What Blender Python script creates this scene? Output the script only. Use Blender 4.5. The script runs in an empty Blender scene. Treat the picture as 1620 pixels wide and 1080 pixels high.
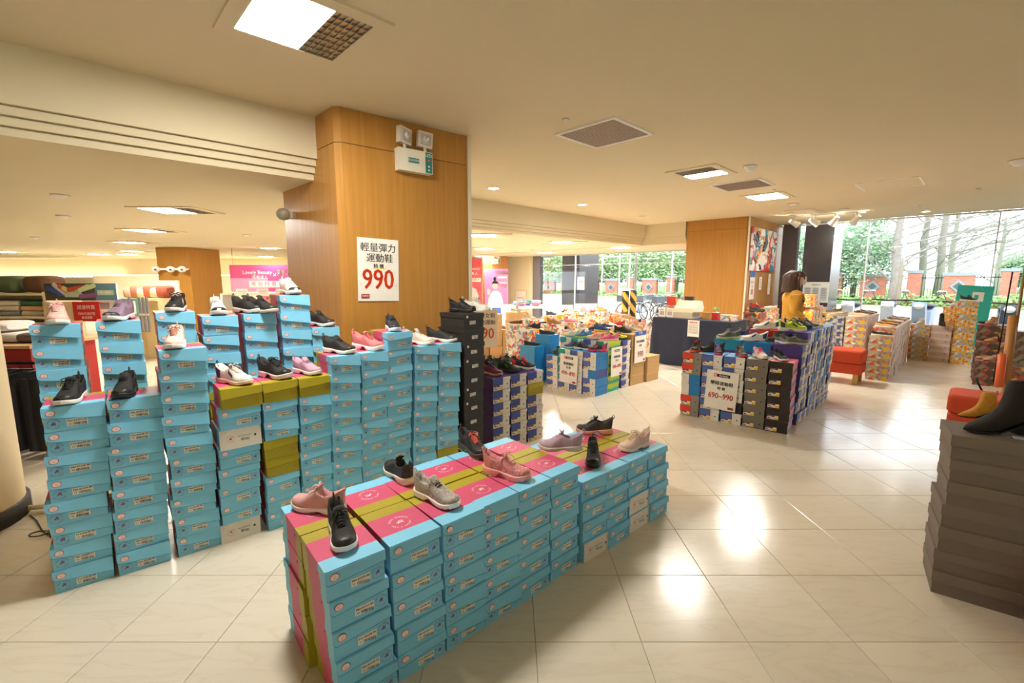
import bpy, math, random
from mathutils import Vector, Matrix
R = math.radians
rnd = random.Random(7)
C = bpy.context.scene.collection
scene = bpy.context.scene

# ------------------------------------------------------------------ camera, world, exposure
F = 715.0; PIT = R(8.0); CAMH = 1.55
cam_d = bpy.data.cameras.new('camera'); cam = bpy.data.objects.new('camera', cam_d); C.objects.link(cam)
cam_d.sensor_width = 36; cam_d.lens = 36*F/1620; cam_d.clip_start = .05; cam_d.clip_end = 400
cam.location = (0, 0, CAMH); cam.rotation_euler = (R(90)-PIT, 0, 0)
scene.camera = cam
world = bpy.data.worlds.new('overcast_sky'); scene.world = world; world.use_nodes = True
bg = world.node_tree.nodes['Background']; bg.inputs[0].default_value = (.86, .93, 1, 1); bg.inputs[1].default_value = 2.4
vs = scene.view_settings
vs.view_transform = 'Standard'; vs.look = 'None'; vs.gamma = 1; vs.use_curve_mapping = False; vs.exposure = 1.17
LAMP = 60.0

def at(px, py, z):
    """point of the plane at height z seen at this pixel of the 1620x1080 frame"""
    u = (px-810)/F; v = -(py-540)/F
    r = (u, math.cos(PIT)+v*math.sin(PIT), -math.sin(PIT)+v*math.cos(PIT))
    t = (z-CAMH)/r[2]; return (r[0]*t, r[1]*t)
def atd(px, py, y):
    u = (px-810)/F; v = -(py-540)/F
    r = (u, math.cos(PIT)+v*math.sin(PIT), -math.sin(PIT)+v*math.cos(PIT))
    t = y/r[1]; return (r[0]*t, y, CAMH+r[2]*t)
TH = R(44); A_ = (math.cos(TH), math.sin(TH)); B_ = (-math.sin(TH), math.cos(TH))
def ab(a, b): return (a*A_[0]+b*B_[0], a*A_[1]+b*B_[1])
H1, H2 = 2.86, 2.37

# ------------------------------------------------------------------ materials
MC = {}
def mat(name, col, rough=.6, metal=0, var=.06, vscale=8, bump=0, bscale=60, emit=0, trans=0, spec=.5, coat=0):
    if name in MC: return MC[name]
    m = bpy.data.materials.new(name); m.use_nodes = True; nt = m.node_tree; N = nt.nodes; L = nt.links
    b = N['Principled BSDF']; b.inputs['Roughness'].default_value = rough; b.inputs['Metallic'].default_value = metal
    b.inputs['Specular IOR Level'].default_value = spec
    if coat: b.inputs['Coat Weight'].default_value = coat
    c = (*col, 1)
    tc = N.new('ShaderNodeTexCoord')
    if var:
        n = N.new('ShaderNodeTexNoise'); n.inputs['Scale'].default_value = vscale; n.inputs['Detail'].default_value = 2
        L.new(tc.outputs['Object'], n.inputs['Vector'])
        mx = N.new('ShaderNodeMix'); mx.data_type = 'RGBA'
        mx.inputs[6].default_value = tuple(max(0, x*(1-var)) for x in col)+(1,)
        mx.inputs[7].default_value = tuple(min(1, x*(1+var)) for x in col)+(1,)
        L.new(n.outputs['Fac'], mx.inputs[0]); L.new(mx.outputs[2], b.inputs['Base Color'])
    else: b.inputs['Base Color'].default_value = c
    if bump:
        n2 = N.new('ShaderNodeTexNoise'); n2.inputs['Scale'].default_value = bscale
        L.new(tc.outputs['Object'], n2.inputs['Vector'])
        bp = N.new('ShaderNodeBump'); bp.inputs['Strength'].default_value = bump; bp.inputs['Distance'].default_value = .003
        L.new(n2.outputs['Fac'], bp.inputs['Height']); L.new(bp.outputs[0], b.inputs['Normal'])
    if emit:
        b.inputs['Emission Color'].default_value = c; b.inputs['Emission Strength'].default_value = emit
    if trans: b.inputs['Transmission Weight'].default_value = trans
    MC[name] = m; return m
def P(h):  # hex srgb -> linear
    v = [int(h[i:i+2], 16)/255 for i in (0, 2, 4)]
    return tuple(x/12.92 if x <= .04045 else ((x+.055)/1.055)**2.4 for x in v)
def cm(h, rough=.6, **k): return mat('c_%s_%d' % (h, int(rough*100)), P(h), rough, **k)
def ramp(nt, stops, const=True):
    r = nt.nodes.new('ShaderNodeValToRGB'); r.color_ramp.interpolation = 'CONSTANT' if const else 'LINEAR'
    e = r.color_ramp.elements
    while len(e) < len(stops): e.new(.5)
    for i, (p, c) in enumerate(stops): e[i].position = p; e[i].color = (*c, 1)
    return r
def print_mat(name, rev=False, D=.29):
    m = bpy.data.materials.new(name); m.use_nodes = True; nt = m.node_tree; N = nt.nodes; L = nt.links
    b = N['Principled BSDF']; b.inputs['Roughness'].default_value = .5
    tc = N.new('ShaderNodeTexCoord'); sp = N.new('ShaderNodeSeparateXYZ'); L.new(tc.outputs['Object'], sp.inputs[0])
    n = N.new('ShaderNodeTexNoise'); n.inputs['Scale'].default_value = 14; L.new(tc.outputs['Object'], n.inputs['Vector'])
    def M(op, a, c):
        x = N.new('ShaderNodeMath'); x.operation = op
        for i, v in enumerate((a, c)):
            if isinstance(v, (int, float)): x.inputs[i].default_value = v
            else: L.new(v, x.inputs[i])
        return x.outputs[0]
    s = M('MULTIPLY', M('SINE', M('MULTIPLY', sp.outputs[2], 55), 0), .007)
    y = M('ADD', sp.outputs[1], s); y = M('DIVIDE', y, D)
    blue, pink, olive = P('80cbec'), P('cf4f74'), P('ab9c1e')
    r = ramp(nt, [(0, blue), (.25, pink), (.74, olive)] if not rev else [(0, olive), (.26, pink), (.76, blue)])
    L.new(y, r.inputs[0])
    hv = N.new('ShaderNodeHueSaturation'); L.new(r.outputs[0], hv.inputs['Color'])
    v2 = M('ADD', M('MULTIPLY', n.outputs['Fac'], .14), .93); L.new(v2, hv.inputs['Value'])
    L.new(hv.outputs[0], b.inputs['Base Color']); return m
def floral_mat(name, cols, scale=22, dark=False):
    m = bpy.data.materials.new(name); m.use_nodes = True; nt = m.node_tree; N = nt.nodes; L = nt.links
    b = N['Principled BSDF']; b.inputs['Roughness'].default_value = .5
    tc = N.new('ShaderNodeTexCoord'); n = N.new('ShaderNodeTexNoise'); n.inputs['Scale'].default_value = 9
    L.new(tc.outputs['Object'], n.inputs['Vector'])
    mx = N.new('ShaderNodeMix'); mx.data_type = 'RGBA'; mx.inputs[0].default_value = .12
    L.new(tc.outputs['Object'], mx.inputs[6]); L.new(n.outputs['Color'], mx.inputs[7])
    v = N.new('ShaderNodeTexVoronoi'); v.inputs['Scale'].default_value = scale; L.new(mx.outputs[2], v.inputs['Vector'])
    s = N.new('ShaderNodeSeparateColor'); L.new(v.outputs['Color'], s.inputs[0])
    k = len(cols); r = ramp(nt, [(i/k, P(c)) for i, c in enumerate(cols)]); L.new(s.outputs[0], r.inputs[0])
    L.new(r.outputs[0], b.inputs['Base Color']); return m
def wood_mat():
    m = bpy.data.materials.new('honey_wood'); m.use_nodes = True; nt = m.node_tree; N = nt.nodes; L = nt.links
    b = N['Principled BSDF']; b.inputs['Roughness'].default_value = .38
    tc = N.new('ShaderNodeTexCoord'); mp = N.new('ShaderNodeMapping'); mp.inputs['Scale'].default_value = (14, 14, .6)
    L.new(tc.outputs['Object'], mp.inputs[0]); n = N.new('ShaderNodeTexNoise'); n.inputs['Scale'].default_value = 2.2; n.inputs['Detail'].default_value = 6
    L.new(mp.outputs[0], n.inputs['Vector'])
    r = ramp(nt, [(.25, P('ae7a34')), (.5, P('b7823a')), (.78, P('bf8c44'))], False); L.new(n.outputs['Fac'], r.inputs[0])
    L.new(r.outputs[0], b.inputs['Base Color']); return m
def marble_mat():
    m = bpy.data.materials.new('cream_marble'); m.use_nodes = True; nt = m.node_tree; N = nt.nodes; L = nt.links
    b = N['Principled BSDF']; g = N.new('ShaderNodeNewGeometry')
    oi = N.new('ShaderNodeObjectInfo')
    mp = N.new('ShaderNodeMapping'); mp.inputs['Scale'].default_value = (1.2, 6, 1); mp.inputs['Rotation'].default_value = (0, 0, .35)
    L.new(g.outputs['Position'], mp.inputs[0])
    n = N.new('ShaderNodeTexNoise'); n.inputs['Scale'].default_value = 1.6; n.inputs['Detail'].default_value = 8; n.inputs['Distortion'].default_value = 1.2
    L.new(mp.outputs[0], n.inputs['Vector'])
    r = ramp(nt, [(.0, P('e6dcc9')), (.455, P('e4dac6')), (.49, P('dfd4be')), (.52, P('e4dac6')), (1, P('e9e0cf'))], False)
    L.new(n.outputs['Fac'], r.inputs[0])
    hv = N.new('ShaderNodeHueSaturation'); L.new(r.outputs[0], hv.inputs['Color'])
    ma = N.new('ShaderNodeMath'); ma.operation = 'MULTIPLY_ADD'; L.new(oi.outputs['Random'], ma.inputs[0]); ma.inputs[1].default_value = .07; ma.inputs[2].default_value = .95
    L.new(ma.outputs[0], hv.inputs['Value']); L.new(hv.outputs[0], b.inputs['Base Color'])
    n2 = N.new('ShaderNodeTexNoise'); n2.inputs['Scale'].default_value = 2.3; n2.inputs['Detail'].default_value = 5
    L.new(g.outputs['Position'], n2.inputs['Vector'])
    mr = N.new('ShaderNodeMapRange'); mr.inputs[1].default_value = .3; mr.inputs[2].default_value = .7; mr.inputs[3].default_value = .13; mr.inputs[4].default_value = .24
    L.new(n2.outputs['Fac'], mr.inputs[0]); L.new(mr.outputs[0], b.inputs['Roughness'])
    b.inputs['Specular IOR Level'].default_value = .6
    return m
def graffiti_mat():
    return floral_mat('painted_canvas', ['e8e4e0', 'd9483a', 'f2a03c', '3f8fb5', 'f6f2ee', 'e07a8c', '54656b', 'efe6dc', 'c9332f', '7fb9c9'], 5)

M_print = print_mat('box_print'); M_printr = print_mat('box_print_reversed', True)
M_wood = wood_mat(); M_marble = marble_mat()
M_ceil = mat('ceiling_paint', P('dfd3b2'), .8, var=.02, vscale=2)
M_wall = mat('wall_paint', P('ecdfbf'), .8, var=.03, vscale=2)
M_white = cm('efeee9', .5); M_black = cm('1a1917', .5); M_red = cm('c8281e', .5); M_dred = cm('a52a22', .5)
M_blue = cm('80cbec', .5); M_olive = cm('a89a1c', .5); M_metal = mat('brushed_metal', P('b8b8b4'), .3, 1)
M_darkm = mat('black_metal', P('1c1c1c'), .4, .6)
M_paper = cm('f2ede2', .6); M_yel = cm('efc91c', .5); M_orange = cm('e8542a', .6)
M_tan = cm('c9a572', .7); M_grey = cm('7a6d60', .75); M_sblack = cm('2a2824', .6)
M_lamp = mat('lamp_glow', (1, .95, .87), .5, var=0, emit=LAMP)
M_lampw = mat('cove_glow', (1, .86, .60), .5, var=0, emit=9)
M_spot = mat('spot_glow', (1, .90, .74), .5, var=0, emit=60)
M_granite = mat('dark_granite', P('4a4244'), .25, var=.35, vscale=90)
M_granitel = mat('grey_granite', P('7d7a80'), .3, var=.25, vscale=90)
FLO = {
 'bright': floral_mat('flower_print_bright', ['e8932a', 'f0c83a', 'd9572e', 'f3ead2', 'e9a83c', 'c9c4b2', 'f0b03a'], 26),
 'mixed': floral_mat('flower_print_mixed', ['b9b2a4', 'd05a3a', 'e0b030', 'c9c2b0', '8f958f', 'd8742e', 'a9a79c', 'e3dccb'], 24),
 'navy': floral_mat('flower_print_navy', ['aab0b0', '4a5a78', 'd9b43a', 'b9b6aa', '5d6a80', 'c9c4b6'], 24),
 'pale': floral_mat('flower_print_pale', ['efe9dc', 'e0563a', 'f3efe6', 'f0c450', 'e9e2d4', '8aa8b8', 'f4f0e8', 'e58a70'], 26),
 'dark': floral_mat('flower_print_dark', ['5a4638', 'a8452a', '6b5f52', '7d7464', 'c9963a', '4d4238', '8a4634'], 20),
}
# ------------------------------------------------------------------ mesh builder
class MB:
    def __init__(s): s.v = []; s.f = []; s.m = []; s.ms = []; s.sm = []
    def mi(s, m):
        if m not in s.ms: s.ms.append(m)
        return s.ms.index(m)
    def add(s, vs, fs, m, smooth=False, T=None):
        o = len(s.v); s.v += [tuple(T @ Vector(p)) for p in vs] if T else [tuple(p) for p in vs]
        i = s.mi(m)
        for f in fs: s.f.append(tuple(o+k for k in f)); s.m.append(i); s.sm.append(smooth)
    def box(s, x0, y0, z0, x1, y1, z1, m, T=None, front=None):
        vs = [(x0, y0, z0), (x1, y0, z0), (x1, y1, z0), (x0, y1, z0), (x0, y0, z1), (x1, y0, z1), (x1, y1, z1), (x0, y1, z1)]
        s.add(vs, [(0, 3, 2, 1), (4, 5, 6, 7), (1, 2, 6, 5), (3, 0, 4, 7)], m, T=T)
        s.add(vs, [(0, 1, 5, 4), (2, 3, 7, 6)], front or m, T=T)
    def cbox(s, cx, cy, z0, w, d, h, m, rz=0):
        T = Matrix.Translation((cx, cy, 0)) @ Matrix.Rotation(rz, 4, 'Z')
        s.box(-w/2, -d/2, z0, w/2, d/2, z0+h, m, T)
    def prism(s, pts, z0, z1, m, T=None):
        n = len(pts); vs = [(x, y, z0) for x, y in pts]+[(x, y, z1) for x, y in pts]
        s.add(vs, [tuple(range(n-1, -1, -1)), tuple(range(n, 2*n))]+[(i, (i+1) % n, n+(i+1) % n, n+i) for i in range(n)], m, T=T)
    def front(s, pts, y0, y1, m, T=None):   # polygon in xz extruded from y0 (front) to y1
        n = len(pts); vs = [(x, y0, z) for x, z in pts]+[(x, y1, z) for x, z in pts]
        s.add(vs, [tuple(range(n)), tuple(range(2*n-1, n-1, -1))]+[((i+1) % n, i, n+i, n+(i+1) % n) for i in range(n)], m, T=T)
    def tube(s, pts, r, m, n=6, T=None, cap=True):
        rs = r if isinstance(r, (list, tuple)) else [r]*len(pts)
        pts = [Vector(p) for p in pts]; vs = []; up = Vector((0, 0, 1))
        for i, p in enumerate(pts):
            d = (pts[min(i+1, len(pts)-1)]-pts[max(i-1, 0)])
            d = d.normalized() if d.length > 1e-9 else Vector((0, 0, 1))
            a = d.cross(up if abs(d.z) < .95 else Vector((1, 0, 0))).normalized(); b = d.cross(a)
            for k in range(n):
                t = 2*math.pi*k/n; vs.append(p+(a*math.cos(t)+b*math.sin(t))*rs[i])
        fs = [(i*n+k, i*n+(k+1) % n, (i+1)*n+(k+1) % n, (i+1)*n+k) for i in range(len(pts)-1) for k in range(n)]
        if cap: fs += [tuple(range(n-1, -1, -1)), tuple((len(pts)-1)*n+k for k in range(n))]
        s.add(vs, fs, m, True, T=T)
    def lathe(s, prof, m, n=20, T=None):
        vs = [(r*math.cos(2*math.pi*k/n), r*math.sin(2*math.pi*k/n), z) for r, z in prof for k in range(n)]
        fs = [(i*n+k, i*n+(k+1) % n, (i+1)*n+(k+1) % n, (i+1)*n+k) for i in range(len(prof)-1) for k in range(n)]
        s.add(vs, fs, m, True, T=T)
    def grid(s, rows, m, smooth=True, T=None, closed=False):
        n = len(rows[0]); vs = [p for r in rows for p in r]
        fs = []
        for i in range(len(rows)-1):
            for k in range(n if closed else n-1):
                k2 = (k+1) % n; fs.append((i*n+k, i*n+k2, (i+1)*n+k2, (i+1)*n+k))
        s.add(vs, fs, m, smooth, T=T)
    def blob(s, c, r, m, n=10, T=None, squash=None):
        prof = []
        rows = []
        for i in range(n//2+1):
            t = math.pi*i/(n//2); rows.append([(c[0]+r[0]*math.sin(t)*math.cos(2*math.pi*k/n), c[1]+r[1]*math.sin(t)*math.sin(2*math.pi*k/n), c[2]+r[2]*math.cos(t)) for k in range(n)])
        s.grid(rows, m, T=T, closed=True)
    def mesh(s, name):
        me = bpy.data.meshes.new(name); me.from_pydata(s.v, [], s.f)
        for m in s.ms: me.materials.append(m)
        me.polygons.foreach_set('material_index', s.m); me.polygons.foreach_set('use_smooth', s.sm)
        me.update(); return me
def link(name, me, parent=None, loc=None, rz=0, label=None, cat=None, group=None, kind=None, rot=None, scale=None):
    o = bpy.data.objects.new(name, me); C.objects.link(o)
    if parent: o.parent = parent
    if loc: o.location = loc
    if rz: o.rotation_euler = (0, 0, rz)
    if rot: o.rotation_euler = rot
    if scale: o.scale = scale
    if label: o['label'] = label
    if cat: o['category'] = cat
    if group: o['group'] = group
    if kind: o['kind'] = kind
    return o
def thing(name, label, cat, loc=(0, 0, 0), rz=0, group=None): return link(name, None, None, loc, rz, label, cat, group)
def fin(mb, name, parent=None, **k): return link(name, mb.mesh(name), parent, **k)
def struct(mb, name, **k): return link(name, mb.mesh(name), kind='structure', **k)

TXT = {}
def text_geo(s, size, align='CENTER'):
    k = (s, size, align)
    if k in TXT: return TXT[k]
    cu = bpy.data.curves.new('t', 'FONT'); cu.body = s; cu.size = size; cu.align_x = align; cu.align_y = 'CENTER'; cu.resolution_u = 2
    o = bpy.data.objects.new('t', cu); C.objects.link(o); dg = bpy.context.evaluated_depsgraph_get(); dg.update()
    me = bpy.data.meshes.new_from_object(o.evaluated_get(dg))
    r = ([tuple(v.co) for v in me.vertices], [tuple(p.vertices) for p in me.polygons])
    C.objects.unlink(o); bpy.data.objects.remove(o); bpy.data.curves.remove(cu); bpy.data.meshes.remove(me)
    TXT[k] = r; return r
def flat(items, name, step=.0005, y=0.0, mb=None):
    """flat print on a sheet facing -y; items drawn one above another"""
    mb = mb or MB(); d = y
    for it in items:
        d -= step
        if it[0] == 'r': _, x0, z0, x1, z1, m = it; mb.add([(x0, d, z0), (x1, d, z0), (x1, d, z1), (x0, d, z1)], [(0, 1, 2, 3)], m)
        elif it[0] == 'p': mb.add([(x, d, z) for x, z in it[1]], [tuple(range(len(it[1])))], it[2])
        elif it[0] == 'c':
            _, cx, cz, r, m = it[:5]; e = it[5] if len(it) > 5 else 1
            mb.add([(cx+r*math.cos(2*math.pi*k/16), d, cz+r*e*math.sin(2*math.pi*k/16)) for k in range(16)], [tuple(range(16))], m)
        elif it[0] == 't':
            _, st, cx, cz, size, m = it[:6]; sx = it[6] if len(it) > 6 else 1; bold = it[7] if len(it) > 7 else 0
            v, f = text_geo(st, size)
            for ox in ((0,) if not bold else (-bold, 0, bold)):
                mb.add([(cx+a*sx+ox, d, cz+b) for a, b, _ in v], f, m)
        elif it[0] == 'a':  # text on an arc: string, cx, cz, radius, start angle, end angle, size, mat
            _, st, cx, cz, r, a0, a1, size, m = it
            for i, ch in enumerate(st):
                if ch == ' ': continue
                t = a0+(a1-a0)*i/max(1, len(st)-1); v, f = text_geo(ch, size); ro = t-math.pi/2 if a0 > a1 else t+math.pi/2
                mb.add([(cx+r*math.cos(t)+a*math.cos(ro)-b*math.sin(ro), d, cz+r*math.sin(t)+a*math.sin(ro)+b*math.cos(ro)) for a, b, _ in v], f, m)
    return mb
HORSE = [(-.5, .05), (-.38, .22), (-.12, .2), (-.1, .42), (-.2, .6), (-.02, .72), (.1, .55), (.5, .78), (.52, .7), (.16, .42), (.12, .2), (.3, .3), (.42, .42), (.56, .3), (.4, .12), (.34, -.1), (.52, -.38), (.44, -.42), (.22, -.14), (-.12, -.12), (-.3, -.42), (-.4, -.4), (-.3, -.06), (-.44, -.02)]
def emblem(cx, cz, r, m, flatten=1):
    return [('p', [(cx+x*r*.8, cz+y*r*.8*flatten) for x, y in HORSE], m),
            ('a', 'SANTA BARBARA', cx, cz, r, R(160), R(20), r*.34, m), ('a', 'POLO & RACQUET', cx, cz, r, R(200), R(340), r*.3, m)]
random.seed(3)
def bars(x0, z0, w, h, m, seed=1):
    q = random.Random(seed); out = []; x = x0
    while x < x0+w-.001:
        t = q.choice((.0008, .0012, .002)); out.append(('r', x, z0, min(x+t, x0+w), z0+h, m)); x += t+q.choice((.0008, .0012, .0016))
    return out

# ------------------------------------------------------------------ shoe boxes: every mesh is made once, every box is its own object
MS = {}
def once(key, fn):
    if key not in MS: MS[key] = fn()
    return MS[key]
def bm(fn, name):
    mb = MB(); fn(mb); return mb.mesh(name)
M_emb = cm('84508c', .6); M_rnd = cm('f7dcd6', .6); M_embO = cm('b8662a', .6)
def label_items(code, w, seed):
    h = w*.44
    return [('r', -w/2, -h/2, w/2, h/2, M_paper), ('t', code, 0, h*.2, w*.16, M_black, 1, .0004), ('t', str(35+seed % 6), -w*.36, -h*.22, w*.15, M_black)]+bars(-w*.2, -h*.4, w*.62, h*.36, M_black, seed)
CODES = ['P12-02638-90', 'P02-02422-22', 'P12-02638-90', 'P02-02221-00', 'P02-02259-00', 'P02-02230-40']
def blue_parts(w, D, h, style, rev, code):
    """style par: flap edge parallel, emblem right; style slant: edge slopes, emblem left"""
    mt = M_printr if rev else M_print
    k = (round(w, 3), round(D, 3), round(h, 4), style, rev)
    body = once(('bb',)+k, lambda: bm(lambda b: b.box(-w/2+.003, .003, 0, w/2-.003, D-.003, h-.004, mt), 'box_body'))
    def lid(b):
        b.box(-w/2, -.001, h-.0035, w/2, D, h-.0005, mt)
        r = .012
        if style == 'par': pts = [(-w/2, h-.0035), (-w/2, h*.66), (-w/2+r*.4, h*.58), (-w/2+r, h*.55), (w/2, h*.66), (w/2, h-.0035)]
        elif style == 'lop': pts = [(-w/2, h-.0035), (-w/2, h*.5), (w/2-r, h*.62), (w/2-r*.3, h*.66), (w/2, h*.75), (w/2, h-.0035)]
        else: pts = [(-w/2, h-.0035), (-w/2, h*.72), (-w/2+r*.5, h*.62), (-w/2+r, h*.59), (w/2, h*.36), (w/2, h-.0035)]
        n = len(pts); o0 = lambda z: -.003-.013*(h-z)/h
        b.add([(x, o0(z), z) for x, z in pts]+[(x, o0(z)+.002, z) for x, z in pts], [tuple(range(n)), tuple(range(2*n-1, n-1, -1))]+[((i+1) % n, i, n+i, n+(i+1) % n) for i in range(n)], mt)
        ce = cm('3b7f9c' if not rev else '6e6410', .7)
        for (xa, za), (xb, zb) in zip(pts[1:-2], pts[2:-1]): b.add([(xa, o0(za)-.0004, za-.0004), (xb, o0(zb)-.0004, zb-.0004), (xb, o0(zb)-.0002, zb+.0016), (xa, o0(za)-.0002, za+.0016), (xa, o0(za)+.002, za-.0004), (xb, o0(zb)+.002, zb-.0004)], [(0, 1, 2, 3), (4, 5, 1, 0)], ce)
        for s in (-1, 1):
            x0 = s*w/2
            pts = [(.0, h*.62), (D*.3, h*.7), (D*.34, h*.5), (D*.7, h*.62), (D*.74, h*.8), (D, h*.8), (D, h-.0035), (0, h-.0035)]
            xa, xb = sorted((x0, x0-s*.0025)); n = len(pts)
            b.add([(xb, y, z) for y, z in pts]+[(xa, y, z) for y, z in pts], [tuple(range(n)), tuple(range(2*n-1, n-1, -1))]+[((i+1) % n, i, n+i, n+(i+1) % n) for i in range(n)], mt)
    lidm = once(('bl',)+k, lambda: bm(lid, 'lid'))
    lw = w*.34
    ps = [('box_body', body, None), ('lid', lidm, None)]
    zc = h*.3
    if not rev:
        lx = w*(.07 if style == 'par' else .03)
        ps.append(('price_label', once(('pl', code, round(w, 2)), lambda: flat(label_items(CODES[code], lw, code), 'price_label').mesh('price_label')), (lx, .0018, zc)))
        ps.append(('round_sticker', once(('rs', round(w, 2)), lambda: flat([('c', 0, 0, w*.078, M_red, .8), ('c', 0, 0, w*.068, M_rnd, .8), ('r', -w*.02, w*.012, -w*.008, w*.018, M_red), ('r', w*.008, w*.012, w*.02, w*.018, M_red), ('p', [(-w*.028, -w*.008), (-w*.01, -w*.02), (w*.012, -w*.02), (w*.03, -w*.006), (w*.012, -w*.014), (-w*.01, -w*.014)], M_red)], 'round_sticker').mesh('round_sticker')), (-w*.36, -.0075, h*.78)))
        ex = w*.36 if style == 'par' else -w*.34
        ps.append(('emblem', once(('em', round(w, 2)), lambda: flat(emblem(0, 0, w*.1, M_emb), 'emblem').mesh('emblem')), (ex, .0018, h*.3)))
    else:
        ps.append(('emblem', once(('emO', round(w, 2)), lambda: flat(emblem(0, 0, w*.075, M_embO), 'emblem').mesh('emblem')), (w*.34, .0018, h*.28)))
    return ps
def logo_top(w, D, h):
    me = once(('lt', round(w, 2)), lambda: (lambda b: b.mesh('top_logo'))((lambda b: (setattr(b, 'v', [(x, z, -y) for x, y, z in b.v]), b)[1])(flat(emblem(0, 0, w*.19, cm('f0d8dc', .5), .62), 'x'))))
    return ('top_logo', me, (0, D*.47, h-.0003))
def white_parts(w, D, h, code):
    k = (round(w, 3), round(h, 4))
    body = once(('wb',)+k, lambda: bm(lambda b: b.box(-w/2+.003, .003, 0, w/2-.003, D-.003, h-.004, M_blue, front=cm('e6e0d4', .6)), 'box_body'))
    lidm = once(('wl',)+k, lambda: bm(lambda b: (b.box(-w/2, .0, h-.0035, w/2, D, h-.0005, M_blue), b.front([(-w/2, 0), (-w/2+.004, 0), (-w/2+.004, h*.96), (w/2-.004, h*.96), (w/2-.004, 0), (w/2, 0), (w/2, h-.0035), (-w/2, h-.0035)], -.002, .0, cm('e6e0d4', .6))), 'lid'))
    it = [('c', -w*.4, h*.88, w*.05, M_red, .7), ('c', -w*.4, h*.88, w*.043, M_rnd, .7)]+emblem(-w*.25, h*.5, w*.09, M_red)+[('t', CODES[code], w*.08, h*.58, w*.055, M_black)]+bars(w*.0, h*.36, w*.2, h*.12, M_black, 5)+[('c', w*.34, h*.55, w*.03, M_black)]
    pr = once(('wp',)+k, lambda: flat(it, 'printed_label').mesh('printed_label'))
    return [('box_body', body, None), ('lid', lidm, None), ('printed_label', pr, (0, .0015, 0))]
def plain_parts(w, D, h, side, face, extra=None, key='', skirt=.3, body_m=None):
    k = (key, round(w, 3), round(D, 3), round(h, 4))
    body = once(('pb',)+k, lambda: bm(lambda b: b.box(-w/2+.005, .004, 0, w/2-.005, D-.004, h-.004, body_m or side, front=body_m or face), 'box_body'))
    lidm = once(('pd',)+k, lambda: bm(lambda b: b.box(-w/2, 0, h*(1-skirt), w/2, D, h-.0005, side, front=face), 'lid'))
    ps = [('box_body', body, None), ('lid', lidm, None)]
    if extra:
        for nm, it, loc in extra: ps.append((nm, once((nm, key)+k, lambda it=it, nm=nm: flat(it, nm).mesh(nm)), loc))
    return ps
def sport_items(w, h, seed, logo=True):
    lw, lh = w*.5, h*.34
    it = [('r', 0, 0, lw, lh, M_orange), ('r', lw*.02, lh*.04, lw*.98, lh*.96, M_paper), ('r', lw*.02, lh*.62, lw*.66, lh*.96, cm('3a2f2a', .6)), ('t', 'lotto', lw*.3, lh*.77, lh*.4, M_paper),
          ('p', [(lw*.08, lh*.18), (lw*.38, lh*.18), (lw*.38, lh*.26), (lw*.28, lh*.3), (lw*.22, lh*.44), (lw*.12, lh*.4), (lw*.07, lh*.44)], M_black), ('r', lw*.66, lh*.05, lw*.97, lh*.6, M_yel), ('t', '36', lw*.48, lh*.34, lh*.3, M_black)]
    return it
def sport_parts(w, D, h, v):
    side, sw, face, flip = {'purple': ('54408e', '3a4fa0', 'ece6dc', 0), 'blue': ('1680c4', '5468ac', 'e9e3d8', 0), 'green': ('1f9f8c', '209a88', 'ece6dc', 0),
        'red': ('6c655c', 'e0402c', '8d857a', 0), 'grey': ('6f6a5e', '6f6a5e', '7a7466', 0), 'black': ('3a3a3c', '24211f', '2a2522', 0), 'pink': ('c9515c', '24211f', '2a2522', 0),
        'bluewhite': ('3a4fa0', '1d78b8', 'e0d8cf', 1), 'teal': ('1493b8', '1493b8', 'ece6dc', 0), 'redlid': ('cf3328', 'cf3328', 'e8dccc', 0), 'lime': ('b8d32a', '1f9f8c', 'ece6dc', 0)}[v]
    side, sw, face = cm(side, .45), cm(sw, .45), cm(face, .5)
    if v in TWO: side = TWO[v]
    extra = [('price_label', sport_items(w, h, 1), (-w*.46, 0, h*.08)), ('finger_hole', [('c', 0, 0, w*.035, M_black)], (w*.3, 0, h*.42)),
             ('brand_print', [('r', 0, 0, w*.03, h*.06, M_red), ('t', 'lotto', w*.12, h*.03, h*.09, cm('8a4a44', .6))], (w*.12, -.001, h*.78))]
    if flip: extra = [('brand_print', [('r', 0, 0, w*.03, h*.06, M_red)], (-w*.3, 0, h*.7))]
    ps = plain_parts(w, D, h, side, face, extra, v, .25)
    if sw is not side or v == 'teal':
        x0, x1 = (-w/2-.0005, w*.06) if not flip else (-w*.08, w/2+.0005)
        def sp(b):
            b.box(x0, -.0012, h*.42 if not flip else .002, x1, .012, h+.0002-.001, sw)
        ps.append(('color_panel', once(('sw', v, round(w, 3), round(h, 3)), lambda: bm(sp, 'color_panel')), None))
    return ps
def two_tone(name, lo, hi, split):
    m = bpy.data.materials.new(name); m.use_nodes = True; nt = m.node_tree; N = nt.nodes; L = nt.links; b = N['Principled BSDF']; b.inputs['Roughness'].default_value = .45
    tc = N.new('ShaderNodeTexCoord'); sp = N.new('ShaderNodeSeparateXYZ'); L.new(tc.outputs['Object'], sp.inputs[0]); n = N.new('ShaderNodeTexNoise'); n.inputs['Scale'].default_value = 38; L.new(tc.outputs['Object'], n.inputs['Vector'])
    ma = N.new('ShaderNodeMath'); ma.operation = 'MULTIPLY_ADD'; L.new(n.outputs['Fac'], ma.inputs[0]); ma.inputs[1].default_value = .05; L.new(sp.outputs[2], ma.inputs[2])
    r = ramp(nt, [(0, P(lo)), (split, P(hi))]); m2 = N.new('ShaderNodeMath'); m2.operation = 'MULTIPLY'; L.new(ma.outputs[0], m2.inputs[0]); m2.inputs[1].default_value = 7.0; L.new(m2.outputs[0], r.inputs[0]); L.new(r.outputs[0], b.inputs['Base Color']); return m
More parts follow.
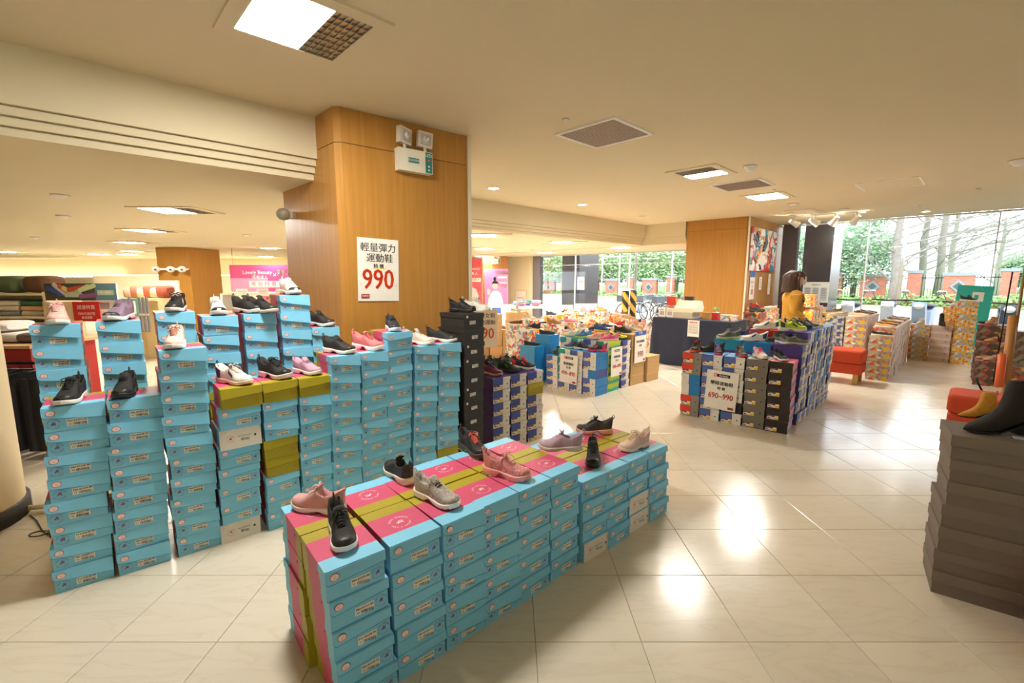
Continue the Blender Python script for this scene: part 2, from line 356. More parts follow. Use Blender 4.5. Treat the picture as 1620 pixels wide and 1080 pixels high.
TWO = {'lime': two_tone('lime_over_teal', '1f9f8c', 'b8d32a', .5), 'pink': two_tone('pink_over_black', '3a3638', 'cc525e', .42)}
def floral_parts(w, D, h, v):
    face = {'bright': FLO['bright'], 'dark': cm('b56a6a', .5)}.get(v, cm('dcc8b8', .6))
    return plain_parts(w, D, h, FLO[v], face if v != 'pale' else FLO['pale'], None, 'f'+v, .35)
def make_box_parts(kind, w, D, h, i):
    if kind == 'bp': return blue_parts(w, D, h, 'par', False, i % 6)
    if kind == 'bl': return blue_parts(w, D, h, 'lop', False, i % 6)
    if kind == 'bs': return blue_parts(w, D, h, 'slant', False, i % 6)
    if kind == 'ol': return blue_parts(w, D, h, 'lop', True, 0)
    if kind == 'wh': return white_parts(w, D, h, 4)
    if kind == 'bk':
        lab = label_items(CODES[i % 3+3], w*.3, i % 3+3)
        ex = [('price_label', lab, (-w*.02+((i*37) % 5-2)*.006, 0, h*.4)), ('finger_hole', [('c', 0, 0, w*.025, cm('050505', .6))], (w*.38, 0, h*.5))]
        if i % 3: ex.append(('round_sticker', [('c', 0, 0, w*.05, M_rnd)], (-w*.34, -.001, h*.8)))
        return plain_parts(w, D, h, M_sblack, M_sblack, ex, 'bk%d' % (i % 3+10*((i*37) % 5)), .3)
    if kind == 'gr': return plain_parts(w, D, h, M_grey, M_grey, None, 'gr', .45, cm('73665a', .75))
    if kind == 'tn': return plain_parts(w, D, h, M_tan, M_tan, None, 'tn', .06, cm('bd9864', .7))
    if kind == 'pw': return plain_parts(w, D, h, cm('d9c1b2', .6), cm('dcc6b8', .6), [('finger_hole', [('c', 0, 0, .008, M_black)], (w*.28, 0, h*.4))], 'pw', .4, cm('cbb2a3', .6))
    if kind == 'bx': return plain_parts(w, D, h, cm('1b86c6', .4), cm('3f9ad0', .4), None, 'bx', .3)
    if kind[0] == 'f': return floral_parts(w, D, h, kind[2:])
    if kind[0] == 'F': return plain_parts(w, D, h, cm('d8b8ac' if kind != 'F_dark' else 'b86a70', .6), FLO[kind[2:]], None, kind, .35)
    return sport_parts(w, D, h, kind[2:])
BOXC = {'bp': 'light blue', 'bl': 'light blue', 'bs': 'light blue', 'ol': 'olive green', 'wh': 'white-fronted', 'bk': 'black', 'gr': 'grey-brown', 'tn': 'plain tan', 'pw': 'pale pink', 'bx': 'bright blue',
        'f_bright': 'orange flower-print', 'f_mixed': 'mixed flower-print', 'f_navy': 'blue flower-print', 'f_pale': 'pale patterned', 'f_dark': 'dark flower-print', 'F_dark': 'dark flower-print', 'F_mixed': 'mixed flower-print', 'F_bright': 'orange flower-print',
        's_purple': 'purple and white', 's_blue': 'blue and white', 's_green': 'green and white', 's_red': 'red and grey', 's_grey': 'dull grey', 's_black': 'black', 's_pink': 'black and pink-sided', 's_bluewhite': 'white and blue', 's_teal': 'teal', 's_redlid': 'bright red', 's_lime': 'lime and teal'}
ORD = ['bottom', 'second', 'third', 'fourth', 'fifth', 'sixth', 'seventh', 'eighth', 'ninth', 'tenth', 'eleventh', 'twelfth', 'thirteenth']
NBOX = 0
ORDW = ['first', 'second', 'third', 'fourth', 'fifth', 'sixth', 'seventh', 'eighth', 'ninth', 'tenth']
TOP = {}; far_b = MB()
def merge(me, T):
    mi = [m for m in me.materials]; by = {}
    vs = [v.co for v in me.vertices]
    for p in me.polygons: by.setdefault(p.material_index, []).append(tuple(p.vertices))
    for k_, fs in by.items(): far_b.add(vs, fs, mi[k_], T=T)
def stack(where, x, y, ang, kinds, w=.2, D=.29, h=.115, top=None, group='shoe boxes', jit=.006, logo=False, skip=0, bare=True):
    """(x, y) front left corner of the stack at the floor, top = the same corner at the top, kinds bottom to top"""
    global NBOX
    n = len(kinds); q = random.Random(int(abs(x*1000+y*77)))
    for i, kd in enumerate(kinds):
        t = i/max(1, n-1); px = x+((top[0]-x)*t if top else 0); py = y+((top[1]-y)*t if top else 0)
        px += q.uniform(-jit, jit); py += q.uniform(-jit, jit); a = R(ang)+q.uniform(-.5, .5)*jit*4
        cx = px+math.cos(a)*w/2; cy = py+math.sin(a)*w/2
        if i == n-1: TOP[where] = (cx-math.sin(a)*D/2, cy+math.cos(a)*D/2, n*h, a)
        if i < skip:
            T = Matrix.Translation((cx, cy, i*h)) @ Matrix.Rotation(a, 4, 'Z')
            for nm, me, loc in make_box_parts(kd, w, D, h, i):
                if nm in ('box_body', 'lid') or (not bare and nm in ('color_panel', 'price_label')): merge(me, T @ Matrix.Translation(loc) if loc else T)
            continue
        od = ORD[i]+(' from bottom' if i else '')
        if i == n-1 and n > 1: od = 'topmost'
        if n == 1: od = 'single'
        root = thing('shoe_box', '%s shoe box, %s in %s' % (BOXC[kd], od, where), 'shoe box', (cx, cy, i*h), a, group)
        for nm, me, loc in make_box_parts(kd, w, D, h, i+int(q.random()*0)):
            link(nm, me, root, loc)
        if logo and i == n-1 and kd in ('bp', 'bs', 'bl'):
            nm, me, loc = logo_top(w, D, h); link(nm, me, root, loc)
        NBOX += 1
    return n*h

# ------------------------------------------------------------------ shoes
def interp(tab, s):
    for (a, va), (b, vb) in zip(tab, tab[1:]):
        if s <= b:
            t = (s-a)/(b-a) if b > a else 0; t = t*t*(3-2*t)*.5+t*.5; return va+(vb-va)*t
    return tab[-1][1]
WT = [(0, .0), (.012, .014), (.04, .024), (.1, .031), (.22, .034), (.4, .033), (.55, .039), (.72, .046), (.85, .042), (.93, .033), (.975, .020), (.993, .009), (1, 0)]
SS = [0, .012, .04, .08, .13, .18, .24, .3, .36, .40, .43, .455, .49, .53, .58, .64, .7, .76, .82, .87, .91, .945, .97, .988, 1]
def shoe_funcs(L, hs, st, wave, low):
    def zt(s): return st*interp([(0, 1.35), (.25, 1.2), (.5, .95), (.8, .85), (1, 1.25)], s)
    def zb(s):
        z = interp([(0, .006), (.08, 0), (.6, 0), (.8, .001), (1, .014)], s)
        if wave: z += wave*st*max(0, math.sin((s-.3)/.26*math.pi))*(.3 < s < .56)
        return z
    def top(s): return zt(s)+hs*interp([(0, .070), (.43, .074), (.47, .074), (.55, .062), (.68, .044), (.8, .031), (.92, .024), (.97, .015), (1, .003)] if not low else [(0, .05), (.43, .036), (.6, .034), (.8, .026), (.94, .02), (1, .003)], s)
    def col(s): return zt(s)+hs*interp([(0, .074), (.05, .072), (.14, .054), (.28, .044), (.38, .056), (.46, .074)] if not low else [(0, .048), (.12, .036), (.3, .026), (.46, .034)], s)
    def sect(s):
        w = interp(WT, s)*L/.255; z0 = zt(s)-.003; cy = .004*math.sin(math.pi*s); pts = []
        if s >= .455:
            T = top(s)
            for i in range(17):
                f = math.pi*i/16; c = math.cos(f); q = abs(c)**.75*(1 if c >= 0 else -1)
                pts.append((s*L, cy+w*.98*q, z0+(T-z0)*math.sin(f)**.8))
        else:
            Cz = col(s); cw = min(w*.93, .024 if not low else .027)
            half = []
            for i in range(7):
                t = i/6; half.append((w*(.98+.05*math.sin(t*3.1))*(1-t**1.6)+cw*t**1.6, z0+(Cz-z0)*math.sin(t*math.pi/2)**.9))
            iw = max(cw-.006, 0)
            if s < .03: half += [(iw, Cz), (0, Cz)]
            else: half += [(iw, z0+(Cz-z0)*.6), (0, z0+.008)]
            slant = lambda z: -.008*(z-z0)/.07 if s < .1 else 0
            for y, z in half: pts.append((s*L+slant(z)+.004, cy+y, z))
            for y, z in reversed(half[:-1]): pts.append((s*L+slant(z)+.004, cy-y, z))
        return pts
    return zt, zb, top, col, sect
def shoe_meshes(kind, L):
    hs, st, wave, low = {'run': (1, .026, .35, 0), 'chunk': (1.02, .033, .75, 0), 'slip': (.95, .028, .5, 0), 'strap': (1, .024, .2, 0), 'loaf': (1, .018, 0, 1)}[kind]
    hs *= L/.255; zt, zb, top, col, sect = shoe_funcs(L, hs, st, wave, low)
    D0 = M_white
    out = {}
    rows = [sect(s) for s in SS]; b = MB(); b.grid(rows, D0); out['upper'] = b
    b = MB(); rw = []
    for s in SS:
        w = interp(WT, s)*L/.255; cy = .004*math.sin(math.pi*s); a, t = zb(s), zt(s); m = (a+t)/2; x = s*L+(.004 if s > .9 else -.004 if s < .05 else 0)
        rw.append([(x, cy+w*.93, a), (x, cy+w*1.09, a*.7+t*.3), (x, cy+w*1.04, m), (x, cy+w*1.1, a*.25+t*.75), (x, cy+w*1.02, t), (x, cy, t), (x, cy-w*1.02, t), (x, cy-w*1.1, a*.25+t*.75), (x, cy-w*1.04, m), (x, cy-w*1.09, a*.7+t*.3), (x, cy-w*.93, a)])
    b.grid(rw, D0, closed=True); out['midsole'] = b
    b = MB(); rw = []
    for s in SS:
        w = interp(WT, s)*L/.255*.97; cy = .004*math.sin(math.pi*s); z = zb(s)
        rw.append([(s*L, cy+w, z+.001), (s*L, cy+w, z-.004+.0035), (s*L, cy-w, z-.0005), (s*L, cy-w, z+.001)])
    b.grid([[(x, y, max(0, z-.0)) for x, y, z in r] for r in rw], D0, False)
    for i in range(9):
        s = .1+i*.1
        if wave and .3 < s < .56: continue
        w = interp(WT, s)*L/.255
        for sg in (-1, 1): b.box(s*L-.006, sg*w*.8-.007, zb(s)-.0, s*L+.006, sg*w*.8+.009, zb(s)+.004, D0)
    out['outsole'] = b
    def patch(s0, s1, i0, i1, off=.0014, n=7):
        b = MB(); rr = []
        for j in range(n):
            s = s0+(s1-s0)*j/(n-1); p = sect(s); q = sect(min(1, s+.01)); r = []
            for i in range(i0, i1+1):
                a = Vector(p[i]); e = Vector(p[min(i+1, 16)])-Vector(p[max(i-1, 0)]); f = Vector(q[i])-a
                nn = f.cross(e);
                if nn.length > 1e-9: nn.normalize()
                if nn.dot(a-Vector((s*L, 0, zt(s)+.01))) < 0: nn = -nn
                r.append(tuple(a+nn*off))
            rr.append(r)
        b.grid(rr, D0); return b
    if kind != 'loaf':
        b = patch(.86, .985, 1, 15)
        out['toe_cap'] = b
        out['heel_counter'] = patch(.06, .2, 0, 4); out['heel_counter#'] = patch(.06, .2, 12, 16)
        for sg in (0, 1):
            b = MB(); rr = []
            for j in range(6):
                s = .47+.17*j/5; p = sect(s); k0 = 3.2-j*.25; r = []
                for dk in (0, .8, 1.6):
                    kk = k0+dk-.6; i = int(kk); fr = kk-i
                    if sg: a, c = p[16-i], p[15-i]
                    else: a, c = p[i], p[i+1]
                    v = Vector(a).lerp(Vector(c), fr); v.y += .0018*(-1 if sg else 1); v.z += .001; r.append(tuple(v))
                rr.append(r)
            b.grid(rr, D0); out['side_stripe'+'#'*sg] = b
        # tongue and pull tab
        b = MB(); rr = []
        tl = [.58, .53, .49, .455, .43, .41]
        for j, s in enumerate(tl):
            z = top(max(s, .455))+.001+max(0, j-2)*.0065*hs; hw = (.016+.001*j); r = []
            for k in range(5):
                u = (k-2)/2; r.append((s*L, u*hw, z-.006*u*u))
            rr.append(r)
        rr += [[(x+.007, y*.92, z-.001) for x, y, z in r] if i < 99 else r for i, r in enumerate(reversed(rr[2:]))]
        b.grid(rr, D0); out['tongue'] = b
        b = MB(); zc = col(0)
        b.tube([(.004, -.0, zc-.015), (-.008, 0, zc-.005), (-.012, 0, zc+.012), (-.004, 0, zc+.018), (.004, 0, zc+.002)], .003, D0, 5); out['pull_tab'] = b
    if kind in ('run', 'chunk', 'slip'):
        b = MB(); n = 5 if kind != 'slip' else 3
        for i in range(n):
            s = .5+.045*i; z = top(s)+.002; hw = .017-.0006*i
            for s2 in (s, s+.03 if i < n-1 and kind != 'slip' else s):
                z2 = top(s2)+.002
                b.tube([(s*L, -hw, z-.005), (s*L*.5+s2*L*.5, 0, (z+z2)/2+.002), (s2*L, hw, z2-.005)], .003, D0, 5)
                if s2 != s: b.tube([(s*L, hw, z-.005), (s*L*.5+s2*L*.5, 0, (z+z2)/2+.003), (s2*L, -hw, z2-.005)], .003, D0, 5)
        if kind != 'slip':
            s = .475; z = top(s)+.006; x = s*L
            for sg in (-1, 1):
                b.tube([(x, 0, z), (x+.006, sg*.014, z+.012), (x+.012, sg*.028, z+.006), (x+.01, sg*.026, z-.004), (x+.004, sg*.012, z)], .003, D0, 5)
                b.tube([(x, 0, z), (x+.012, sg*.01, z+.003), (x+.03, sg*.02, z-.008), (x+.036, sg*.026, z-.02)], .0018, D0, 5)
        out['laces'] = b
    if kind == 'strap':
        for j_, s in enumerate((.5, .56, .62)): out['strap'+'#'*j_] = patch(s-.018, s+.018, 3, 13, .003, 3)
    res = {}
    for k, b in out.items(): res[k] = b
    return res
SHM = {}
def speckle(h):
    k = 'speckled_'+h
    if k in MC: return MC[k]
    m = bpy.data.materials.new(k); m.use_nodes = True; nt = m.node_tree; N = nt.nodes; L = nt.links; b = N['Principled BSDF']; b.inputs['Roughness'].default_value = .6
    tc = N.new('ShaderNodeTexCoord'); v = N.new('ShaderNodeTexVoronoi'); v.inputs['Scale'].default_value = 190; L.new(tc.outputs['Object'], v.inputs['Vector'])
    sp = N.new('ShaderNodeSeparateColor'); L.new(v.outputs['Color'], sp.inputs[0]); c = P(h); dk = tuple(x*.75 for x in c); lt = tuple(min(1, x*1.3+.05) for x in c)
    r = ramp(nt, [(0, dk), (.3, c), (.88, lt)]); L.new(sp.outputs[0], r.inputs[0]); L.new(r.outputs[0], b.inputs['Base Color']); MC[k] = m; return m
def shoe(kind, cols, x, y, z, head, label, group=None, L=.255, cat='shoe', lite=False, roll=0):
    """cols: upper, midsole, outsole, laces, accent, toe (hex)"""
    up, mid, outs, lace, acc, toe = (cols+[cols[0]]*6)[:6] if len(cols) >= 6 else (cols+[cols[0]]*(6-len(cols)))
    k = (kind, L)
    if k not in SHM: SHM[k] = shoe_meshes(kind, L)
    src = SHM[k]
    c = {'upper': up, 'midsole': mid, 'outsole': outs, 'tongue': acc if acc != mid else up, 'laces': lace, 'side_stripe': acc, 'toe_cap': toe, 'heel_counter': acc, 'pull_tab': acc, 'strap': acc}
    h = R(head); cx = x-math.cos(h)*L/2; cy = y-math.sin(h)*L/2
    root = thing('sneaker' if kind != 'loaf' else 'loafer', label, cat, (cx, cy, z+.0005), h, group)
    if roll: root.rotation_euler = (0, 0, h)
    for n0, b in src.items():
        nm = n0.replace('#', '')
        if lite and nm in ('outsole', 'pull_tab', 'heel_counter', 'toe_cap', 'side_stripe'): continue
        m = speckle(c[nm][1:]) if c[nm][0] == '*' else cm(c[nm], .75 if nm in ('upper', 'laces', 'tongue') else .45, **({'bump': .5, 'bscale': 400, 'var': .12, 'vscale': 60} if nm == 'upper' else {}))
        key = (n0, k, c[nm])
        if key not in MS:
            me = b.mesh(nm); me.materials.clear(); me.materials.append(m); MS[key] = me
        link(nm, MS[key], root)
    return root
def shoe_px(kind, cols, toe, heel, z, label, group=None, **kw):
    a = Vector(at(*toe, z)); b = Vector(at(*heel, z)); d = a-b; u_ = d.normalized(); Lw = kw.pop('L', .25); c = a-u_*Lw/2 if not kw.pop('byheel', False) else b+u_*Lw/2
    return shoe(kind, cols, c.x, c.y, z, math.degrees(math.atan2(d.y, d.x)), label, group, L=Lw, **kw)

# ================================================================== LARGE STRUCTURE
def abbox(mb, a0, b0, z0, a1, b1, z1, m): mb.box(a0, b0, z0, a1, b1, z1, m, Matrix.Rotation(TH, 4, 'Z'))
# floor tiles: each nearby tile is a part of the floor
TX, TY, X0, Y0 = .457, .44, .10, 1.746
fl = thing('floor', None, None); fl['kind'] = 'structure'; del_keys = [k for k in ('label', 'category') if k in fl.keys()]
gb = MB(); gb.add([(-40, -12, -.006), (40, -12, -.006), (40, 45, -.006), (-40, 45, -.006)], [(0, 1, 2, 3)], cm('a09078', .7))
fin(gb, 'grout_bed', fl)
def tile_geo(mb, cx, cy):
    g = .0012; bv = .002; w, d = TX/2-g, TY/2-g
    vs = [(cx-w, cy-d, -.005), (cx+w, cy-d, -.005), (cx+w, cy+d, -.005), (cx-w, cy+d, -.005)]+[(cx-w, cy-d, -.0008), (cx+w, cy-d, -.0008), (cx+w, cy+d, -.0008), (cx-w, cy+d, -.0008)]+[(cx-w+bv, cy-d+bv, 0), (cx+w-bv, cy-d+bv, 0), (cx+w-bv, cy+d-bv, 0), (cx-w+bv, cy+d-bv, 0)]
    mb.add(vs, [(0, 1, 5, 4), (1, 2, 6, 5), (2, 3, 7, 6), (3, 0, 4, 7), (4, 5, 9, 8), (5, 6, 10, 9), (6, 7, 11, 10), (7, 4, 8, 11), (8, 9, 10, 11)], M_marble)
tm = MB(); tile_geo(tm, 0, 0); tm = tm.mesh('tile'); far = MB()
for i in range(-60, 45):
    for j in range(-14, 52):
        cx, cy = X0+(i+.5)*TX, Y0+(j+.5)*TY; a = cx*A_[0]+cy*A_[1]
        if a > 13.0 or a < -14: continue
        u = (cx/max(cy, .3))
        if 1.2 < cy < 7.7 and abs(u) < 1.25 and cx > -3.3 and cx < 5.4: link('tile', tm, fl, (cx, cy, 0))
        elif cy < 22: tile_geo(far, cx, cy)
fin(far, 'tile_field', fl, kind='stuff')

mb = MB(); abbox(mb, -14, -12, H1, 13.1, 6.3, H1+.1, M_ceil); struct(mb, 'ceiling')
mb = MB()
def lowblock(a0, b0, a1, b1, edges):
    abbox(mb, a0, b0, 2.53, a1, b1, H1+.1, M_ceil)
    for k in range(3):
        z1 = 2.53-.053*k; z0 = z1-.054; o = .03*(k+1)
        abbox(mb, a0-(0 if 'a' not in edges else -o)-0, b0+(o if 'b' in edges else 0), z0, a1, b1, z1-.006, M_ceil)
        abbox(mb, a0+(o+.012 if 'a' in edges else 0), b0+(o+.012 if 'b' in edges else 0), z1-.006, a1, b1, z1, M_ceil)
lowblock(-26, 3.95, 2.55, 40, 'b'); lowblock(2.55, 6.05, 10.5, 40, 'b'); lowblock(10.5, 5.0, 13.1, 40, 'a')
struct(mb, 'ceiling_lower')
# walls
mb = MB(); abbox(mb, -14, -12.2, 0, 13.1, -12, H1, M_wall); struct(mb, 'wall_right')
mb = MB(); abbox(mb, -14.2, -12, 0, -14, 30, H1, M_wall); struct(mb, 'wall_rear')
mb = MB(); mb.box(-34, 20, 0, -9.5, 20.2, 2.4, M_wall); mb.box(-9.5, 21.0, 0, -2.2, 21.2, 2.4, M_wall); mb.box(-34, 19.55, 1.5, -16.9, 20, 1.58, M_wall); mb.box(-16.9, 18.4, 0, -9.5, 20, 1.63, M_wall)
struct(mb, 'wall_far')
mb = MB(); abbox(mb, 12.8, 12.2, 0, 13.05, 32, 2.4, M_wall); struct(mb, 'wall_left')
# cove lamps on the far ledge
for nm, x0, x1, z, y in (('the towel shelves', -30, -16.9, 1.60, 19.7), ('the wooden pillar at left', -16.7, -9.7, 1.65, 18.9)):
    t = thing('cove_lamp', 'warm glowing strip light on the far wall ledge above %s' % nm, 'light', (0, 0, 0))
    b = MB(); b.box(x0, y, z, x1, y+.05, z+.03, M_lampw); fin(b, 'light_tube', t)
    b = MB(); b.box(x0, y-.02, z-.02, x1, y+.07, z, M_wall); fin(b, 'holder', t)
# near cream round column at the left edge
t = thing('cream_pillar', 'round cream painted pillar with black base at the left picture edge', 'pillar', (-3.61, 2.60, 0))
b = MB(); b.lathe([(.43, .09), (.43, 2.37)], M_wall, 40); fin(b, 'shaft', t)
b = MB(); b.lathe([(.0, 0), (.45, 0), (.45, .1), (.43, .105)], M_sblack, 40); fin(b, 'base_band', t)

# wooden pillars
def pillar(name, label, pts, z1, trimz=None, trim_at=None):
    t = thing(name, label, 'pillar')
    b = MB(); zt = trimz or z1
    b.prism(pts, 0, zt-.006, M_wood); fin(b, 'wood_panel', t)
    if trimz:
        b = MB(); c = [sum(p[0] for p in pts)/len(pts), sum(p[1] for p in pts)/len(pts)]
        b.prism([(p[0]+(c[0]-p[0])*.006, p[1]+(c[1]-p[1])*.006) for p in pts], zt-.006, zt, cm('5a3c18', .6)); fin(b, 'joint', t)
        b = MB(); b.prism(pts, zt, z1, M_wood); fin(b, 'top_band', t)
    if trim_at:
        b = MB(); x, y = trim_at; b.cbox(x, y, 0, .03, .03, z1, cm('e6dfc8', .5), TH); fin(b, 'corner_trim', t)
    return t
pc = [(-1.389, 3.70), (-1.33, 3.70), (-.424, 4.438)]
back = (-.424+B_[0]*1.15, 4.438+B_[1]*1.15)
pillar('wooden_pillar', 'large honey wood pillar standing behind the wall of blue boxes', [(-1.389, 3.70), (-1.33, 3.70), (-.424, 4.438), back, (-2.21, 4.52)], H1-.002, 2.60, (-.41, 4.455))
q2 = [(4.108, 10.855), (5.047, 9.979), (5.128, 9.979), (6.978, 11.902), (6.0, 12.85)]
pillar('wooden_pillar', 'honey wood pillar behind the counter with a painting on its right side', q2, H1-.002, 2.62, (5.10, 9.96))
x0, x1, y = -9.6, -8.72, 12.4
pillar('wooden_pillar', 'honey wood pillar with small white spotlights in the left background', [(x0, y), (x1, y), (x1, y+1.3), (x0, y+1.3)], H2-.002)
pillar('wooden_pillar', 'honey wood pillar carrying the pink poster in the middle background', [(-1.11, 17.5), (-.17, 17.5), (-.17, 18.1), (-1.11, 18.1)], H2-.002)

# window wall along a = 13
def glass_mat():
    m = bpy.data.materials.new('window_glass'); m.use_nodes = True; nt = m.node_tree; N = nt.nodes; L = nt.links
    N.remove(N['Principled BSDF']); o = N['Material Output']; tr = N.new('ShaderNodeBsdfTransparent'); tr.inputs[0].default_value = (.97, .99, 1, 1)
    gl = N.new('ShaderNodeBsdfGlossy'); gl.inputs['Roughness'].default_value = .02; fr = N.new('ShaderNodeFresnel'); fr.inputs[0].default_value = 1.35
    mx = N.new('ShaderNodeMixShader'); L.new(fr.outputs[0], mx.inputs[0]); L.new(tr.outputs[0], mx.inputs[1]); L.new(gl.outputs[0], mx.inputs[2]); L.new(mx.outputs[0], o.inputs[0]); return m
M_glass = glass_mat(); M_frame = mat('window_frame_metal', P('cfd3d6'), .35, .3)
wn = 0
segs = [(12.15, 10.2), (10.2, 9.05), (9.05, 8.0), (8.0, 6.55), (6.55, 5.3), (5.3, 3.62), (3.26, 1.9), (1.9, -.1), (-.1, -3.2), (-3.2, -6.5), (-6.5, -11.9)]
for b1, b0 in segs:
    wn += 1; zt = 2.37 if b0 > 5 else 2.84
    w = thing('window_%d' % wn, None, None); w['kind'] = 'structure'
    b = MB(); abbox(b, 13.0, b0+.02, .06, 13.012, b1-.02, zt-.03, M_glass); fin(b, 'pane', w)
    b = MB(); fw = .02
    abbox(b, 12.98, b0, 0, 13.04, b0+fw, zt, M_frame); abbox(b, 12.98, b0+fw, 0, 13.04, b1-.001, .06, M_frame); abbox(b, 12.98, b0+fw, zt-.03, 13.04, b1-.001, zt, M_frame)
    if b0 > 5: abbox(b, 12.98, b0+fw, 2.0, 13.02, b1-.001, 2.02, M_frame)
    fin(b, 'window_frame', w)
for o in list(C.objects):
    if o.get('kind') == 'structure':
        for k in ('label', 'category'):
            if k in o.keys() and o[k] is None: del o[k]
# granite piers outside
for lab, a0, b0, a1, b1, z in (('dark granite pier outside the window left of the wooden counter pillar', 13.35, 10.29, 14.54, 11.1, 4), ('dark granite pier outside the window behind the woman', 13.2, 2.60, 14.2, 3.2, 4)):
    t = thing('granite_pier', lab, 'pillar'); b = MB(); abbox(b, a0, b0, 0, a1, b1, z, M_granite); fin(b, 'cladding', t)
    b = MB(); abbox(b, a0-.02, b0-.02, 0, a1+.02, b1+.02, .15, M_granitel); fin(b, 'plinth', t)
mb = MB(); abbox(mb, 12.9, 3.28, 0, 13.1, 3.6, H1, M_granite); struct(mb, 'wall_pier')
mb = MB(); abbox(mb, 12.9, 11.85, 0, 13.1, 12.2, H2, M_granitel); struct(mb, 'wall_window_end')
# outside canopy and ground
M_pave = mat('grey_asphalt', P('9aa0a2'), .8, var=.12, vscale=3); M_grass = mat('lawn', P('7fae58'), .9, var=.3, vscale=4)
mb = MB(); abbox(mb, 13.05, -60, -.3, 33, 90, -.03, M_pave); struct(mb, 'pavement')
mb = MB(); abbox(mb, 34.0, -60, -.3, 90, 120, -.0, M_grass); struct(mb, 'lawn')
# ================================================================== OUTSIDE
M_brick = None
def brick_mat():
    m = bpy.data.materials.new('red_brick'); m.use_nodes = True; nt = m.node_tree; N = nt.nodes; L = nt.links
    b = N['Principled BSDF']; b.inputs['Roughness'].default_value = .8
    tc = N.new('ShaderNodeTexCoord'); mp = N.new('ShaderNodeMapping'); mp.inputs['Rotation'].default_value = (R(90), 0, 0)
    L.new(tc.outputs['Object'], mp.inputs[0]); t = N.new('ShaderNodeTexBrick'); t.inputs['Scale'].default_value = 4
    t.inputs[1].default_value = (*P('b4664f'), 1); t.inputs[2].default_value = (*P('c27a60'), 1); t.inputs[3].default_value = (*P('b59a8c'), 1); t.inputs['Mortar Size'].default_value = .012
    L.new(mp.outputs[0], t.inputs[0]); L.new(t.outputs[0], b.inputs['Base Color']); return m
M_brick = brick_mat(); M_cap = mat('grey_stone_cap', P('8f989c'), .7)
fence = thing('brick_fence', 'brick and black iron fence of a park across the street outside', 'fence')
FG = (.695, -.719)
def fpos(s): return (FG[0]*s, 50+FG[1]*s)
def fz(s): return -.12+(s-12.9)/(31.4-12.9)*.31
sp = 3.683; ss = 6.67*50/60
FA = math.atan2(FG[1], FG[0])
for i in range(-1, 11):
    s = ss+sp*i; x, y = fpos(s); z = fz(s); T = Matrix.Translation((x, y, z)) @ Matrix.Rotation(FA, 4, 'Z')
    # wide pier with a diamond
    b = MB(); b.box(-.62, -.2, -.4, .62, .2, 1.42, M_brick); o = link('brick_pier', b.mesh('brick_pier'), fence); o.matrix_world = T
    b = MB(); b.box(-.68, -.25, 1.42, .68, .25, 1.6, M_cap); link('stone_cap', b.mesh('stone_cap'), o)
    b = MB(); d = .36; b.front([(0, .85-d), (d, .85), (0, .85+d), (-d, .85)], -.26, -.2, M_cap); d = .22; b.front([(0, .85-d), (d, .85), (0, .85+d), (-d, .85)], -.275, -.26, cm('4d5a58', .6)); link('diamond_window', b.mesh('diamond_window'), o)
    x, y = fpos(s+sp/2); z = fz(s+sp/2); T = Matrix.Translation((x, y, z)) @ Matrix.Rotation(FA, 4, 'Z')
    b = MB(); b.box(-.3, -.2, -.4, .3, .2, 1.6, M_brick); o = link('brick_post', b.mesh('brick_post'), fence); o.matrix_world = T
    b = MB(); b.box(-.34, -.24, 1.6, .34, .24, 1.76, M_cap); link('stone_cap', b.mesh('stone_cap'), o)
    for k in (0, 1):
        s0 = s+.62+(k*(sp/2)-k*.32); s1 = s0+sp/2-.92
        xm, ym = fpos((s0+s1)/2); z = fz((s0+s1)/2); hw = (s1-s0)/2+.02
        T = Matrix.Translation((xm, ym, z)) @ Matrix.Rotation(FA, 4, 'Z')
        b = MB(); b.box(-hw, -.02, .22, hw, .02, .27, M_darkm); b.box(-hw, -.02, 1.3, hw, .02, 1.35, M_darkm)
        q = -hw+.06
        while q < hw: b.box(q, -.012, .0, q+.024, .012, 1.5, M_darkm); q += .13
        b.box(-hw, -.12, -.4, hw, .12, .06, M_brick)
        o = link('railing', b.mesh('railing'), fence); o.matrix_world = T
def leafmat(n, a, b_, c):
    m = bpy.data.materials.new(n); m.use_nodes = True; nt = m.node_tree; N = nt.nodes; L = nt.links; b = N['Principled BSDF']; b.inputs['Roughness'].default_value = .6
    g = N.new('ShaderNodeNewGeometry'); n1 = N.new('ShaderNodeTexNoise'); n1.inputs['Scale'].default_value = 2.5; L.new(g.outputs['Position'], n1.inputs['Vector'])
    r = ramp(nt, [(.35, P(a)), (.5, P(b_)), (.65, P(c))], False); L.new(n1.outputs['Fac'], r.inputs[0]); L.new(r.outputs[0], b.inputs['Base Color']); return m
M_leaf = leafmat('green_leaves', '94b082', 'b2ca96', 'ccdab4'); M_leafd = leafmat('deep_green_leaves', '6a9070', '8fae84', 'b4caa0'); M_hedge = leafmat('hedge_leaves', '6a9a50', '8dba68', 'a5cc7e')
M_bark = mat('grey_bark', P('8d867e'), .9, var=.25, vscale=8)
def leaves(mb, c, r, n, size, m, q):
    vs = []; fs = []
    for i in range(n):
        while True:
            p = Vector((q.uniform(-1, 1), q.uniform(-1, 1), q.uniform(-1, 1)))
            if .25 < p.length < 1: break
        p = Vector((c[0]+p.x*r[0], c[1]+p.y*r[1], c[2]+p.z*r[2]))
        a = Vector((q.gauss(0, 1), q.gauss(0, 1), q.gauss(0, 1))).normalized(); b = a.orthogonal().normalized(); s = size*q.uniform(.6, 1.3); o = len(vs)
        vs += [p-a*s, p+b*s*.5, p+a*s, p-b*s*.5]; fs.append((o, o+1, o+2, o+3))
    mb.add(vs, fs, m)
